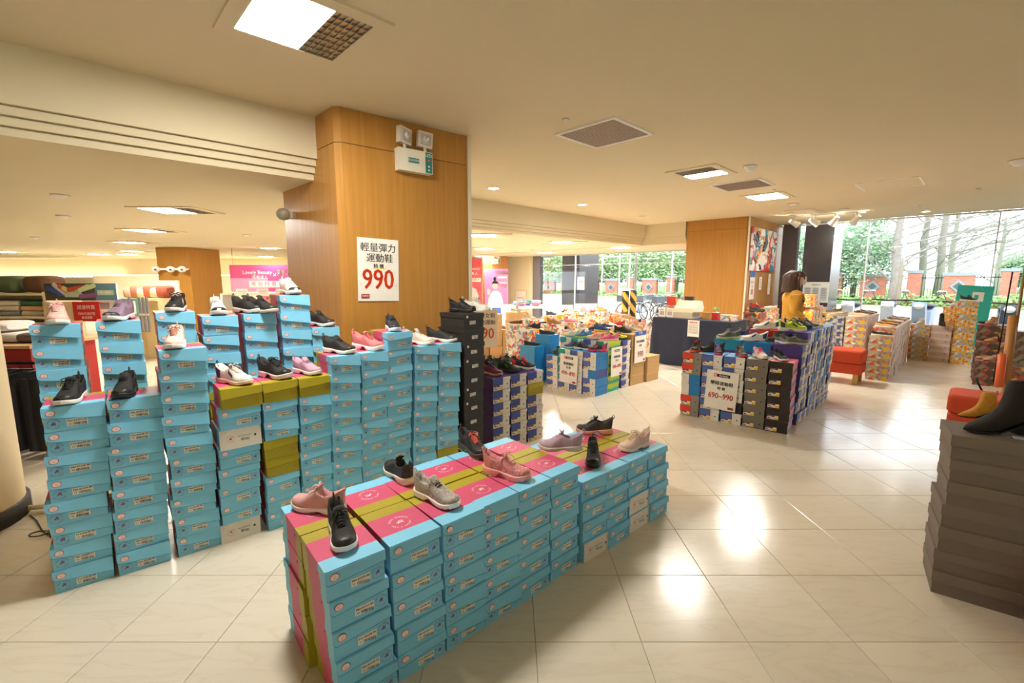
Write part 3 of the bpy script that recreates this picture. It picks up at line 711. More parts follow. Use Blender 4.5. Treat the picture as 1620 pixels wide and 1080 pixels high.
def branch(mb, p, d, L, r, depth, q, up=.1, spread=.5, wind=None):
    pts = [p]; rs = [r]; n = 4
    for i in range(n):
        d = (d+Vector((q.gauss(0, .1), q.gauss(0, .1), q.gauss(0, .08)+up*.15))+(wind*.12 if wind else Vector())).normalized(); p = p+d*L/n; pts.append(p); rs.append(r*(1-.45*(i+1)/n))
    mb.tube(pts, rs, M_bark, 6 if r > .05 else 3, cap=False); tips.append(p)
    if depth > 0:
        for k in range(q.choice((2, 3, 3))):
            j = q.randint(2, n); dd = (d+Vector((q.gauss(0, spread), q.gauss(0, spread), q.gauss(0, spread*.7)))).normalized()
            branch(mb, pts[j], dd, L*q.uniform(.6, .85), rs[j]*.65, depth-1, q, up, spread, wind)
tips = []
def leafy_tree(x, y, z0, h, r, label, n=5200, m=M_leaf, seed=1, size=.13):
    q = random.Random(seed); t = thing('tree', label, 'tree', group=None); tips.clear()
    b = MB(); p = Vector((x, y, z0)); b.tube([p, p+Vector((.1, 0, h*.25)), p+Vector((0, .1, h*.36))], [.17, .14, .11], M_bark, 8)
    for k in range(5): branch(b, p+Vector((0, 0, h*.33)), Vector((math.cos(k*1.3), math.sin(k*1.3), .7)).normalized(), h*.28, .09, 2, q)
    fin(b, 'trunk', t)
    b = MB(); pick = [q.choice(tips) for _ in range(34)]
    for c in pick: leaves(b, c, (r*.28, r*.28, r*.22), n//46, size, m, q)
    leaves(b, (x, y, z0+h*.58), (r, r, h*.4), int(n*.9), size, m, q)
    leaves(b, (x, y, z0+h*.34), (r*1.15, r, h*.17), n//3, size, m, q)
    fin(b, 'foliage', t, kind='stuff')
for i, (px, d, h, r, m, lab) in enumerate([(862, 47, 6.6, 3.2, M_leaf, 'leafy green tree outside, leftmost in the window view'), (905, 52, 7.5, 3.4, M_leaf, 'leafy green tree outside just behind the dark granite pier'),
        (960, 44, 6.8, 3.4, M_leaf, 'leafy green tree outside between the granite pier and lamp pole'), (1015, 48, 7.4, 3.6, M_leaf, 'leafy green tree outside behind the grey lamp pole'), (1068, 42, 7.2, 3.3, M_leaf, 'leafy green tree outside just left of the wooden counter pillar'),
        (1130, 44, 7, 3.4, M_leaf, 'leafy green tree outside hidden by the wooden counter pillar'), (1345, 29, 6.2, 2.5, M_leafd, 'dark green leafy tree outside at the left of the big right window'), (1290, 33, 7, 2.8, M_leafd, 'dark green tree outside behind the granite pier near the woman'),
        (1610, 46, 4.6, 2.2, M_leafd, 'small round green tree far outside at the right picture edge')]):
    x = (px-810)/F*d; leafy_tree(x, d, -.2, h, r, lab, seed=i+3, m=m, n=7000 if d < 40 else 5200, size=.1 if d < 35 else .15)
for i, (px, d, h, lab) in enumerate([(1408, 26, 9, 'bare grey tree outside with long low boughs, nearest the lamp pole'), (1450, 31, 10, 'bare grey tree outside behind the narrow brick post'), (1478, 29, 10, 'bare grey tree outside left of the teal banner, second bare trunk'), (1495, 36, 9, 'bare slim grey tree outside right behind the teal banner'), (1570, 40, 7, 'pale twiggy bare tree far outside at the right')]):
    q = random.Random(40+i); x = (px-810)/F*d; t = thing('bare_tree', lab, 'tree'); tips.clear(); b = MB(); p = Vector((x, d, -.2))
    tr = [p, p+Vector((.1, 0, h*.2)), p+Vector((-.05, 0, h*.4)), p+Vector((.1, 0, h*.75)), p+Vector((0, 0, h))]
    b.tube(tr, [.26, .22, .19, .13, .06], M_bark, 9); fin(b, 'trunk', t)
    b = MB()
    for k in range(17):
        zz = h*(.17+.045*k); hd = q.uniform(-.7, .7) if k % 4 else q.uniform(2, 4)
        branch(b, p+Vector((0, 0, zz)), Vector((math.cos(hd), math.sin(hd)-.2, .42)).normalized(), q.uniform(2.6, 4.2) if k % 4 else 1.5, .06, 3, q, .05, .24, Vector((1, -.2, .18)))
    fin(b, 'boughs', t)
# hedge, lamp poles, bollards
q = random.Random(9)
for i in range(9):
    s = 6+i*4.6; x, y = fpos(s); x -= .8*A_[0]; y -= .8*A_[1]; z = fz(s)
    t = thing('hedge', 'low green hedge by the park fence outside, %s clump from the left' % ORDW[i], 'hedge', group='low hedge pieces along the park fence'); b = MB()
    for k in range(7): leaves(b, (x+FG[0]*(k-3)*.62, y+FG[1]*(k-3)*.62, z+.02), (.6, .5, .33+.1*(k % 3)), 190, .09, M_hedge, q)
    fin(b, 'foliage', t, kind='stuff')
def pole(px, d, r, label, h=5.5, m=None):
    x = (px-810)/F*d; t = thing('lamp_pole', label, 'pole', (x, d, -.05)); b = MB(); b.tube([(0, 0, 0), (0, 0, h)], [r, r*.8], m or M_metal, 12); fin(b, 'shaft', t)
    b = MB(); b.lathe([(0, 0), (r*2.4, 0), (r*2.4, .05), (r*1.5, .1), (r*1.2, .3)], m or M_metal, 14); fin(b, 'base', t)
pole(1003.5, 19, .06, 'thick pale grey pole outside among the parked bicycles'); pole(978, 21, .035, 'thin white pole outside left of the thick grey pole', m=M_white); pole(1419, 22, .08, 'thin grey pole outside in front of the bare trees')
def bollard(px, d, label):
    x = (px-810)/F*d; t = thing('bollard', label, 'bollard', (x, d, -.05)); h = 1.15
    b = MB(); n_, m_ = 16, 22; ms = (M_black, cm('e0a030', .5))
    for i in range(m_):
        for k in range(n_):
            a0, a1 = 2*math.pi*k/n_, 2*math.pi*(k+1)/n_; z0, z1 = h*i/m_, h*(i+1)/m_
            b.add([(.11*math.cos(a0), .11*math.sin(a0), z0), (.11*math.cos(a1), .11*math.sin(a1), z0), (.11*math.cos(a1), .11*math.sin(a1), z1), (.11*math.cos(a0), .11*math.sin(a0), z1)], [(0, 1, 2, 3)], ms[((i+k) // 4) % 2])
    fin(b, 'striped_shaft', t); b = MB(); b.lathe([(.11, h), (.09, h+.04), (0, h+.05)], M_black, 14); fin(b, 'cap', t)
bollard(989, 14.6, 'yellow and black striped post outside, left one of two'); bollard(1001, 15.5, 'yellow and black striped post outside, right one of two')
t = thing('utility_box', 'white and grey utility cabinet on the street outside', 'cabinet', (7.76, 31, .05)); b = MB(); b.box(-.42, -.3, 0, .42, .3, .75, M_white); fin(b, 'body', t); b = MB(); b.box(-.38, -.32, .06, .15, -.3, .6, cm('7d8588', .6)); fin(b, 'louvre', t)
# parked scooters and bicycles
M_tyre = cm('22242a', .7)
def ring(mb, c, r, tr, m, n=18, T=None, ax='y'):
    pts = [(c[0]+r*math.cos(2*math.pi*k/n), c[1], c[2]+r*math.sin(2*math.pi*k/n)) for k in range(n+1)]
    mb.tube(pts, tr, m, 5, T=T, cap=False)
def scooter_meshes(col):
    b = MB(); m = cm(col, .3)
    b.front([(-.75, .62), (-.7, .8), (-.3, .82), (.0, .72), (.05, .4), (.32, .32), (.5, .9), (.6, .98), (.66, .86), (.52, .3), (.1, .22), (-.4, .3)], -.13, .13, m); body = b.mesh('fairing')
    b = MB()
    for x in (-.55, .65): ring(b, (x, 0, .25), .21, .05, M_tyre)
    wh = b.mesh('wheel')
    b = MB(); b.blob((-.35, 0, .86), (.42, .16, .07), M_black); seat = b.mesh('seat')
    b = MB(); b.tube([(.55, -.34, 1.02), (.5, 0, 1.0), (.55, .34, 1.02)], .02, M_black)
    for s in (-1, 1): b.tube([(.53, s*.25, 1.0), (.5, s*.33, 1.2)], .008, M_black); b.blob((.5, s*.34, 1.23), (.02, .07, .045), M_metal)
    hb = b.mesh('handlebar')
    b = MB(); b.blob((.64, 0, .88), (.05, .1, .08), M_white); lp = b.mesh('headlamp')
    return [('fairing', body), ('wheels', wh), ('seat', seat), ('handlebar', hb), ('headlamp', lp)]
SC = {c: scooter_meshes(c) for c in ('8fa0b4', '3a4658', 'c9ced6', '5a6e94', 'd8dde2')}
cn = {'8fa0b4': 'pale blue', '3a4658': 'dark', 'c9ced6': 'silver', '5a6e94': 'blue', 'd8dde2': 'white'}
q = random.Random(5)
for k in range(18):
    col = list(SC)[k*3 % 5]; bb = 4.6-k*.72
    x, y = ab(15.6+q.uniform(-.3, .3), bb)
    t = thing('motor_scooter', '%s motor scooter parked outside the big right window, %s from the left' % (cn[col], ['first', 'second', 'third', 'fourth', 'fifth', 'sixth', 'seventh', 'eighth', 'ninth', 'tenth', 'eleventh', 'twelfth', 'thirteenth', 'fourteenth', 'fifteenth', 'sixteenth', 'seventeenth', 'eighteenth'][k]), 'scooter', (x, y, -.03), TH+R(180)+q.uniform(-.15, .15), 'scooters outside the right window')
    for nm, me in SC[col]: link(nm, me, t)
def bike_meshes(col):
    m = cm(col, .35); b = MB(); r = .33
    for x in (-.52, .52):
        ring(b, (x, 0, r), r, .018, M_tyre, 22)
        for k in range(8): b.tube([(x, 0, r), (x+r*math.cos(k*.785), 0, r+r*math.sin(k*.785))], .003, M_metal, 3)
    w = b.mesh('wheels'); b = MB()
    for p in ([(-.52, 0, r), (-.1, 0, .3)], [(-.1, 0, .3), (-.22, 0, .85)], [(-.1, 0, .3), (.38, 0, .72)], [(-.18, 0, .72), (.36, 0, .82)], [(-.52, 0, r), (-.2, 0, .75)], [(.52, 0, r), (.36, 0, .9)]): b.tube(p, .02, m)
    f = b.mesh('frame'); b = MB(); b.blob((-.24, 0, .9), (.13, .07, .035), M_black); s = b.mesh('saddle')
    b = MB(); b.tube([(.3, -.28, .98), (.36, 0, .95), (.3, .28, .98)], .014, M_metal); h = b.mesh('handlebar')
    b = MB(); b.box(.42, -.17, .72, .72, .17, .95, cm('6d737a', .6)); bs = b.mesh('basket')
    return [('wheels', w), ('frame', f), ('saddle', s), ('handlebar', h), ('basket', bs)]
BK = {c: bike_meshes(c) for c in ('6f8fc0', 'a9b8cc', '4f5f86')}
bn = {'6f8fc0': 'blue', 'a9b8cc': 'silver grey', '4f5f86': 'dark blue'}
for k in range(13):
    col = list(BK)[k % 3]; x, y = ab(14.9+(k % 2)*1.3+q.uniform(-.2, .2), 4.6+k*.36)
    t = thing('bicycle', '%s bicycle parked outside the left window, %s from the counter' % (bn[col], ['first', 'second', 'third', 'fourth', 'fifth', 'sixth', 'seventh', 'eighth', 'ninth', 'tenth', 'eleventh', 'twelfth', 'thirteenth'][k]), 'bicycle', (x, y, -.03), TH+R(150)+q.uniform(-.2, .2), 'bicycles outside the left window')
    for nm, me in BK[col]: link(nm, me, t)
# teal roll-up banner by the glass
M_teal = cm('2fb8ae', .5)
t = thing('roll_up_banner', 'tall teal roll-up banner with white lettering leaning by the right window', 'banner', (9.05, 8.95, 0), R(-42)); t.rotation_euler = (R(-3), R(3), R(-32)); t.scale = (.62, 1, .9)
b = MB(); b.box(-.42, 0, .06, .42, .006, 1.56, M_teal); fin(b, 'sheet', t)
b = MB(); b.box(-.44, -.05, 0, .44, .12, .06, M_metal); fin(b, 'base', t)
b = flat([('r', -.05, 1.22, .22, 1.42, M_white), ('r', 0, 1.27, .1, 1.36, M_teal)]+[('t', c, .12, 1.12-.09*i, .07, M_white) for i, c in enumerate('運動鞋特賣')]+[('p', [(-.3, .12), (.25, .12), (.25, .14), (-.3, .14)], M_white), ('p', [(-.3, .14), (0, .3), (.02, .3), (-.26, .14)], M_white), ('p', [(.25, .14), (0, .3), (-.02, .3), (.21, .14)], M_white)], 'lettering', y=-.001)
fin(b, 'lettering', t)

# ================================================================== CEILING FIXTURES
def corners(cx, cy, w, d, rz=TH):
    return [(cx+math.cos(rz)*a*w/2-math.sin(rz)*b*d/2, cy+math.sin(rz)*a*w/2+math.cos(rz)*b*d/2) for a, b in ((-1, -1), (1, -1), (1, 1), (-1, 1))]
def lampfix(cx, cy, z, label, w=.66, d=.66, bright=.55, lou=True, rz=TH, flip=False, m=M_lamp, side=None):
    t = thing('ceiling_light', label, 'light', (cx, cy, z), rz, 'recessed ceiling lights')
    b = MB(); f = .08
    b.box(-w/2, -d/2, -.014, w/2, -d/2+f, 0, M_ceil); b.box(-w/2, d/2-f, -.014, w/2, d/2, 0, M_ceil); b.box(-w/2, -d/2+f, -.014, -w/2+f, d/2-f, 0, M_ceil); b.box(w/2-f, -d/2+f, -.014, w/2, d/2-f, 0, M_ceil); fin(b, 'frame', t)
    xa, xb = -w/2+f, w/2-f; xm = xa+(xb-xa)*bright
    if flip: r1, r2 = (xb-(xm-xa), xb), (xa, xb-(xm-xa))
    else: r1, r2 = (xa, xm), (xm, xb)
    b = MB(); b.box(r1[0], -d/2+f, -.008, r1[1], d/2-f, -.002, m); fin(b, 'diffuser', t)
    if lou and r2[1]-r2[0] > .03:
        b = MB(); n = 6
        b.box(r2[0], -d/2+f, -.004, r2[1], d/2-f, -.002, M_metal)
        for i in range(n+1): x = r2[0]+(r2[1]-r2[0])*i/n; b.box(x-.002, -d/2+f, -.012, x+.002, d/2-f, -.004, M_metal)
        for i in range(9): y = -d/2+f+(d-2*f)*i/8; b.box(r2[0], y-.002, -.012, r2[1], y+.002, -.004, M_metal)
        fin(b, 'louvre', t)
    return t
lampfix(-1.09, 2.57, H1, 'large square ceiling light with silver louvre at the top left', .68, .68, .62, rz=TH)
lampfix(2.37, 5.90, H1, 'square ceiling light with louvre right of the round-hole vent', .68, .62, .48, flip=True)
lampfix(4.14, 7.58, H1, 'square ceiling light beyond the slotted vent', .72, .62, 1.0)
lampfix(5.85, 9.3, H1, 'dim square ceiling fitting above the spotlights', .9, .5, 1.0, m=cm('f6ead2', .5))
for i, (px, py, w) in enumerate([(281, 332, .62), (240, 364, .62), (213, 383, .62), (215, 397, .6), (205, 402, .6), (430, 392, .5), (10, 398, .6), (425, 406, .6), (160, 402, .6), (775, 372, .7), (897, 383, .7), (990, 391, .7), (773, 393, .7), (868, 399, .7), (768, 405, .7)]):
    x, y = at(px, py, H2)
    nm = ['nearest in the low ceiling at left', 'second in the left row of the low ceiling', 'third in the left row of the low ceiling', 'fourth in the left row of the low ceiling', 'farthest in the left row of the low ceiling', 'left of the big wooden pillar top', 'at the far left picture edge', 'above the pink banner', 'far behind near the glowing cove', 'nearest right of the big wooden pillar', 'in the middle above the left window', 'rightmost above the left window', 'second right of the big wooden pillar', 'above the granite pier view', 'farthest above the red poster'][i]
    lampfix(x, y, H2, 'recessed ceiling light, %s' % nm, w*1.25, w, .62, lou=i < 4, rz=0)
# vents
def vent(cx, cy, w, label, holes):
    t = thing('ceiling_vent', label, 'vent', (cx, cy, H1), TH); b = MB(); f = .03
    for s in (-1, 1): b.box(-w/2, s*(w/2-f/2)-f/2, -.015, w/2, s*(w/2-f/2)+f/2, 0, M_white); b.box(s*(w/2-f/2)-f/2, -w/2+f, -.015, s*(w/2-f/2)+f/2, w/2-f, 0, M_white)
    fin(b, 'frame', t)
    b = MB(); b.box(-w/2+f, -w/2+f, -.004, w/2-f, w/2-f, -.001, cm('4d463c', .8)); fin(b, 'backing', t)
    b = MB(); n = 20 if holes else 12; v = w-2*f
    for i in range(n+1):
        p = -v/2+v*i/n; b.box(p-v/n*.17, -v/2, -.009, p+v/n*.17, v/2, -.005, cm('b9a99a', .5))
        if holes: b.box(-v/2, p-v/n*.17, -.0095, v/2, p+v/n*.17, -.0055, cm('b9a99a', .5))
    fin(b, 'grille', t)
vent(.845, 4.36, .64, 'square perforated air vent in the middle of the high ceiling', True)
vent(3.27, 6.67, .66, 'slotted air vent between the two ceiling lights', False)
x, y = at(333, 387, H2)
t = thing('access_panel', 'white framed access hatch flush in the ceiling at right', 'hatch', (5.33, 6.62, H1), TH)
b = MB(); w, d = .72, .68
b.box(-w/2, -d/2, -.004, w/2, d/2, 0, M_ceil); fin(b, 'panel', t); b = MB()
for s in (-1, 1): b.box(-w/2-.01, s*(d/2)-.01, -.008, w/2+.01, s*(d/2)+.01, 0, M_white); b.box(s*(w/2)-.012, -d/2, -.008, s*(w/2)+.012, d/2, 0, M_white)
fin(b, 'frame', t)
def downlight(px, py, label, on=True, r=.075, z=H1):
    x, y = at(px, py, z); t = thing('downlight', label, 'light', (x, y, z)); b = MB(); b.lathe([(r, 0), (r*1.35, 0), (r*1.35, -.008), (r, -.012), (r, 0)], M_white, 20); fin(b, 'ring', t)
    b = MB(); b.lathe([(0, -.004), (r, -.004)], M_lamp if on else cm('a8987c', .5), 20); fin(b, 'bulb', t)
downlight(781, 297, 'lit round downlight nearest the big wooden pillar'); downlight(921, 323, 'lit round downlight near the middle of the ceiling'); downlight(1016, 341, 'unlit round downlight near the ceiling corner', False)
downlight(1455, 325, 'small unlit downlight above the right window', False, .06); downlight(1465, 334, 'small pale downlight nearest the right window', True, .06)
def detector(px, py, z, label, r=.05, h=.045, cat='smoke detector'):
    x, y = at(px, py, z); t = thing('smoke_detector', label, cat, (x, y, z)); b = MB(); b.lathe([(0, -h), (r*.55, -h), (r*.8, -h*.6), (r, -h*.5), (r*1.2, 0)], M_white, 18); fin(b, 'housing', t); b = MB(); b.lathe([(r*1.25, 0), (r*1.3, -.006), (r*1.2, -.01)], cm('c9bfa8', .6), 18); fin(b, 'base_ring', t)
detector(1187, 262, H1, 'white smoke detector beside the louvred ceiling light', .06, .06); detector(895, 188, H1, 'small sprinkler head left of the perforated vent', .025, .03, 'sprinkler'); detector(1255, 322, H1, 'white detector above the wall spotlights', .07, .03)
detector(1225, 300, H1, 'small sprinkler between vent and spotlights', .02, .03, 'sprinkler'); detector(1548, 298, H1, 'small sprinkler at the upper right near the window', .025, .03, 'sprinkler'); detector(1336, 330, H1, 'white smoke detector left of the two small downlights', .06, .04); detector(1612, 253, H1, 'white smoke detector at the right picture edge', .07, .06)
for px, py, l in ((95, 308, 'dark sprinkler nearest the stepped beam at left'), (100, 341, 'dark round detector in the low ceiling at left'), (55, 375, 'dark round detector farther back in the left low ceiling'), (390, 371, 'small beige detector left of the big pillar'), (863, 386, 'beige detector in the low ceiling above the window'), (843, 395, 'small beige detector behind the other above the window')):
    detector(px, py, H2, l, .06, .035)
# spotlights on a track by the painting
t = thing('spotlight_track', 'bright cluster of spotlights on a ceiling track aimed at the painting', 'light', (6.45, 9.55, H1), R(-30))
b = MB(); b.box(-.65, -.025, -.03, .65, .025, 0, M_white); fin(b, 'track', t)
for i, x in enumerate((-.55, -.2, .15, .5)):
    b = MB(); T = Matrix.Translation((x, 0, -.16)) @ Matrix.Rotation(R(-60 if i < 2 else 35), 4, 'Y') @ Matrix.Rotation(R(25), 4, 'X')
    b.lathe([(.03, .1), (.045, .06), (.06, -.04), (.075, -.09)], M_white, 16, T); b.tube([(x, 0, -.03), (x, 0, -.14)], .012, M_white); sh = fin(b, 'spot_head', t)
    b = MB(); b.lathe([(0, -.08), (.068, -.08)], M_spot, 16, T); fin(b, 'bulb', sh)
# emergency lights
def emergency(loc, rz, label, s=1.0):
    t = thing('emergency_light', label, 'emergency light', loc, rz); t.scale = (s, s, s)
    b = MB(); b.box(-.16, -.07, -.09, .16, 0, .09, cm('e6e0cc', .5)); fin(b, 'housing', t)
    b = flat([('r', .09, -.085, .155, .085, cm('2f7f78', .5)), ('t', 'LED', .122, .06, .035, M_white), ('c', .122, .02, .009, cm('ff5a3a', .4)), ('c', .122, -.03, .008, M_white), ('c', .122, -.06, .008, M_white), ('r', -.07, -.02, .03, .02, cm('3a7f80', .5)), ('t', '緊急照明燈', -.02, 0, .02, M_white)], 'x', y=-.0702); fin(b, 'front_print', t)
    for i, (x, tilt) in enumerate(((-.09, .35), (.1, -.1))):
        T = Matrix.Translation((x, -.05, .19)) @ Matrix.Rotation(tilt, 4, 'Z') @ Matrix.Rotation(R(5), 4, 'Y')
        b = MB(); b.box(-.065, -.02, -.065, .065, .03, .065, cm('ddd3c4', .4), T); b.box(-.045, -.03, -.045, .045, -.018, .045, cm('c9bdb2', .2), T); b.tube([(x, -.05, .08), (x, -.05, .13)], .014, cm('ddd3c4', .4)); lh = fin(b, 'lamp_head', t)
        b = MB(); b.lathe([(0, .0), (.03, .0), (.02, .02)], M_white, 14, T @ Matrix.Translation((0, -.031, 0)) @ Matrix.Rotation(R(90), 4, 'X')); fin(b, 'reflector', lh)
    return t
ca = math.atan2(4.438-3.70, -.424+1.33)
ex, ey = -1.33+math.cos(ca)*.60, 3.70+math.sin(ca)*.60
emergency((ex+.006*math.sin(ca), ey-.006*math.cos(ca), 2.535), ca, 'two-headed emergency light box high on the large wooden pillar')
emergency((-.62, 17.48, 2.17), 0, 'small emergency light above the pink poster in the background', 1.1)
t = thing('security_camera', 'small grey dome camera on the left side of the large wooden pillar', 'camera', (-2.02, 4.28, 2.12)); b = MB(); b.blob((-.05, -.07, 0), (.06, .06, .055), cm('9a927f', .4)); fin(b, 'dome', t); b = MB(); b.box(-.05, -.04, -.03, .02, .04, .03, cm('b8ae96', .5)); fin(b, 'mount', t)

# price poster on the pillar
def hang(t, w, y0, z1):
    b = MB()
    for s_ in (-1, 1): b.tube([(s_*w*.45, 0, z1), (s_*w*.45, 0, H2-t.location.z)], .006, M_metal, 5)
    fin(b, 'hanging_wire', t)
def poster(name, label, cat, loc, rz, w, h, items, tilt=0, th=.003, col=M_paper, group=None):
    t = thing(name, label, cat, loc, rz, group)
    if tilt: t.rotation_euler = (0, tilt, rz)
    b = MB(); b.box(-w/2, -th, -h/2, w/2, 0, h/2, col); fin(b, 'sheet', t)
    if items: fin(flat(items, 'lettering', y=-th), 'lettering', t)
    return t
M_orr = cm('ef4f2b', .5)
d = .26; px_, py_ = -1.33+math.cos(ca)*d, 3.70+math.sin(ca)*d
poster('price_poster', 'white price sheet reading 990 taped on the large wooden pillar', 'sign', (px_+.004*math.sin(ca), py_-.004*math.cos(ca), 1.615), ca, .36, .52,
    [('t', '輕量彈力', 0, .18, .078, M_black, 1, .0012), ('t', '運動鞋', .01, .095, .078, M_black, 1, .0012), ('r', -.05, .012, .06, .022, cm('f3e36a', .6)), ('t', '特 價', 0, .03, .04, M_black, 1, .0008), ('t', '990', -.005, -.085, .235, M_orr, .8, .004), ('t', '元', .155, -.13, .018, M_orr), ('r', -.155, -.235, -.085, -.2, M_dred), ('t', '特賣會', -.12, -.217, .02, M_paper)], tilt=R(1.5))
#@@PART2
# ================================================================== THE LONG BLUE WALL
BW = 'of the blue wall'
b1 = .118
front_ = [
 # label, bottom corner, top corner, kinds bottom->top
 ('first front stack from left', (-2.26, 2.035), (-2.20, 2.045), ['bs']*8),
 ('second front stack from left', (-2.065, 2.175), (-2.01, 2.17), ['bs']*8),
 ('third front stack from left', (-1.865, 2.33), (-1.81, 2.27), ['bs']*10),
 ('fourth front stack from left', (-1.70, 2.46), (-1.60, 2.40), ['wh', 'bp', 'bp', 'bp', 'bp', 'wh', 'bp', 'ol']),
 ('fifth front stack from left', (-1.50, 2.60), (-1.445, 2.55), ['bp', 'bp', 'bp', 'ol', 'ol', 'bs', 'bp', 'ol']),
 ('sixth front stack from left', (-1.34, 2.72), (-1.29, 2.67), ['bs', 'bs', 'bs', 'bl', 'bl', 'bl', 'bs', 'ol']),
 ('seventh front stack from left', (-1.185, 2.83), (-1.13, 2.77), ['bs']*9),
 ('eighth front stack from left', (-1.04, 2.965), (-.985, 2.91), ['wh', 'bp', 'bp', 'bp', 'bs', 'bp', 'bp', 'bp', 'bs'][:9]),
 ('ninth front stack from left', (-.90, 3.08), (-.845, 3.03), ['wh', 'bp', 'bp', 'bp', 'bp', 'bp', 'bp', 'bp', 'bp', 'bp']),
 ('tenth front stack from left', (-.74, 3.22), (-.69, 3.17), ['bl']+['bs']*8),
 ('eleventh front stack from left', (-.585, 3.34), (-.54, 3.31), ['bp']+['bs']*8),
]
G1 = 'blue boxes of the long wall'
for nm, p, tp, kd in front_:
    w = .2 if nm < 'a' else .195
    w = .224 if nm.split()[0] in ('first', 'second') else .207 if nm.split()[0] in ('third', 'fourth') else .19
    stack(nm+', blue wall', p[0], p[1], 41, kd, w, .27, b1, tp, G1, .004 if w < .2 else .008, logo=False, skip={'sixth': 1, 'seventh': 1, 'tenth': 1, 'eleventh': 2}.get(nm.split()[0], 0))
back_ = [('first', (-2.47, 2.30), 11, 1.305), ('second', (-2.265, 2.45), 11, 1.31), ('third', (-2.10, 2.66), 11, 1.345), ('fourth', (-1.90, 2.76), 11, 1.315), ('fifth', (-1.715, 2.88), 11, 1.32), ('sixth', (-1.55, 3.02), 12, 1.435), ('seventh', (-1.40, 3.145), 10, 1.20)]
for nm, p, n, zt in back_:
    stack('%s back stack from left, blue wall' % nm, p[0], p[1], 41, ['bs']*n, .19, .27, zt/n, None, 'blue boxes in the back row of the long wall', .004, skip=n-{'first': 4, 'second': 4, 'third': 3, 'fourth': 4, 'fifth': 4, 'sixth': 5, 'seventh': 2}[nm])
stack('the tall black stack beside the blue wall', -.385, 3.49, 46, ['bk']*11, .21, .3, .116, (-.365, 3.44), 'black boxes', .008, skip=2)

# ================================================================== FRONT BLUE PILE
GP = 'blue boxes of the front pile'
ORDW = ['first', 'second', 'third', 'fourth', 'fifth', 'sixth', 'seventh', 'eighth', 'ninth', 'tenth']
fp = [(-.625, 1.385), (-.447, 1.532), (-.277, 1.680), (-.130, 1.820), (.030, 1.965), (.197, 2.118), (.376, 2.30), (.535, 2.435), (.700, 2.58), (.868, 2.725)]
fpa = [40, 40, 42, 42, 42, 42, 40, 41, 41, 40]
fb = [(-.60, 1.395), (-.435, 1.545), (-.272, 1.695), (-.120, 1.825), (.030, 1.965), (.197, 2.13), (.395, 2.285), (.555, 2.415), (.715, 2.565), (.885, 2.71)]
for i, (x, y) in enumerate(fp):
    n = 5 if i < 6 else 4
    kd = ['bp']*n
    if i in (2, 3): kd = ['bs']*n
    if i == 6: kd = ['wh', 'bp', 'bp', 'bs']
    if i == 8: kd = ['wh', 'wh', 'bp', 'bp']
    stack('%s near-side stack from left, front pile' % ORDW[i], fb[i][0], fb[i][1], fpa[i], kd, .213 if i < 6 else .206, .283, .115, (x, y), GP, .003, logo=True)
# back row, turned round so that the olive ends meet
for i in range(10):
    a = 43 if i < 6 else 42
    n = 5 if i < 6 else 4
    if i < 4: x, y = -.625+.285*-math.sin(R(42))*1.03+(.212+.098)*0, 0
    ox = fp[i][0]; oy = fp[i][1]; aa = R(fpa[i]); D2 = .575
    # far corner, local x runs back to front-left direction
    if i == 5: sh = .01
    cx = ox-math.sin(aa)*D2+math.cos(aa)*.206; cy = oy+math.cos(aa)*D2+math.sin(aa)*.206
    stack('%s far-side stack from left, front pile' % ORDW[i], cx, cy, fpa[i]+180, ['bp']*n, .208, .283, .115, None, GP, .003, logo=True, skip=0 if i == 0 else n-1)
# ================================================================== SHOES ON THE FRONT PILE
z1, z2 = .5755, .4605
shoe_px('run', ['d9a3a0', 'f0e6e2', 'e9dcd8', 'e8c4c0', 'd9a3a0'], (466, 799), (550, 812), z1, 'dusty pink running shoe with white sole lying across the left end of the front pile')
shoe_px('run', ['26241f', 'eceae6', 'd9d6d0', '1f1d1b', '2a2825', '26241f'], (549, 877), (529, 822), z1, 'black running shoe with white sole at the near left corner of the front pile')
shoe_px('slip', ['*2a2827', 'eadfcb', 'd8ccb4', '2a2827', '2a2827', '2a2827'], (621, 745), (649, 768), z1, 'black glittery slip-on shoe seen from its heel on the front pile', byheel=True)
shoe_px('slip', ['*a8a196', 'f3efe6', '3a3834', '3a342c', 'b3aca0', '*a8a196'], (724, 806), (668, 784), z1, 'grey glitter slip-on shoe with elastic laces on the front pile')
shoe_px('chunk', ['23211f', '3a3836', 'c9d84a', 'e8645a', '2a2624', '1c1a19'], (768, 728), (738, 711), z1, 'black trainer with coral laces on the far side of the front pile')
shoe_px('chunk', ['*cf8582', 'f0a39c', 'f2e0da', 'eea8a2', 'dc8f8a', '*cf8582'], (838, 761), (775, 748), z1, 'salmon pink knit trainer on the near side of the front pile')
shoe_px('run', ['b39aa6', 'cfc4b8', 'b5a4a8', 'd9c4dc', 'a98f9e'], (852, 709), (906, 711), z1-.0, 'mauve trainer with lilac laces near the step of the front pile')
shoe_px('chunk', ['*2c2622', 'd99a7c', '24201e', '1c1a18', '2c2622', '2c2622'], (912, 684), (966, 686), z2, 'black trainer with copper sole windows at the far end of the front pile')
shoe_px('run', ['201e1c', '2a2725', '3a3532', '1a1817', '201e1c'], (938, 742), (937, 722), z2, 'all black trainer pointing at the viewer on the low end of the front pile')
shoe_px('run', ['e0bfae', 'efd2c4', 'd99f8e', 'd6b79a', 'e0bfae'], (981, 715), (1013, 706), z2, 'pale peach trainer with tan laces on the low end of the front pile')
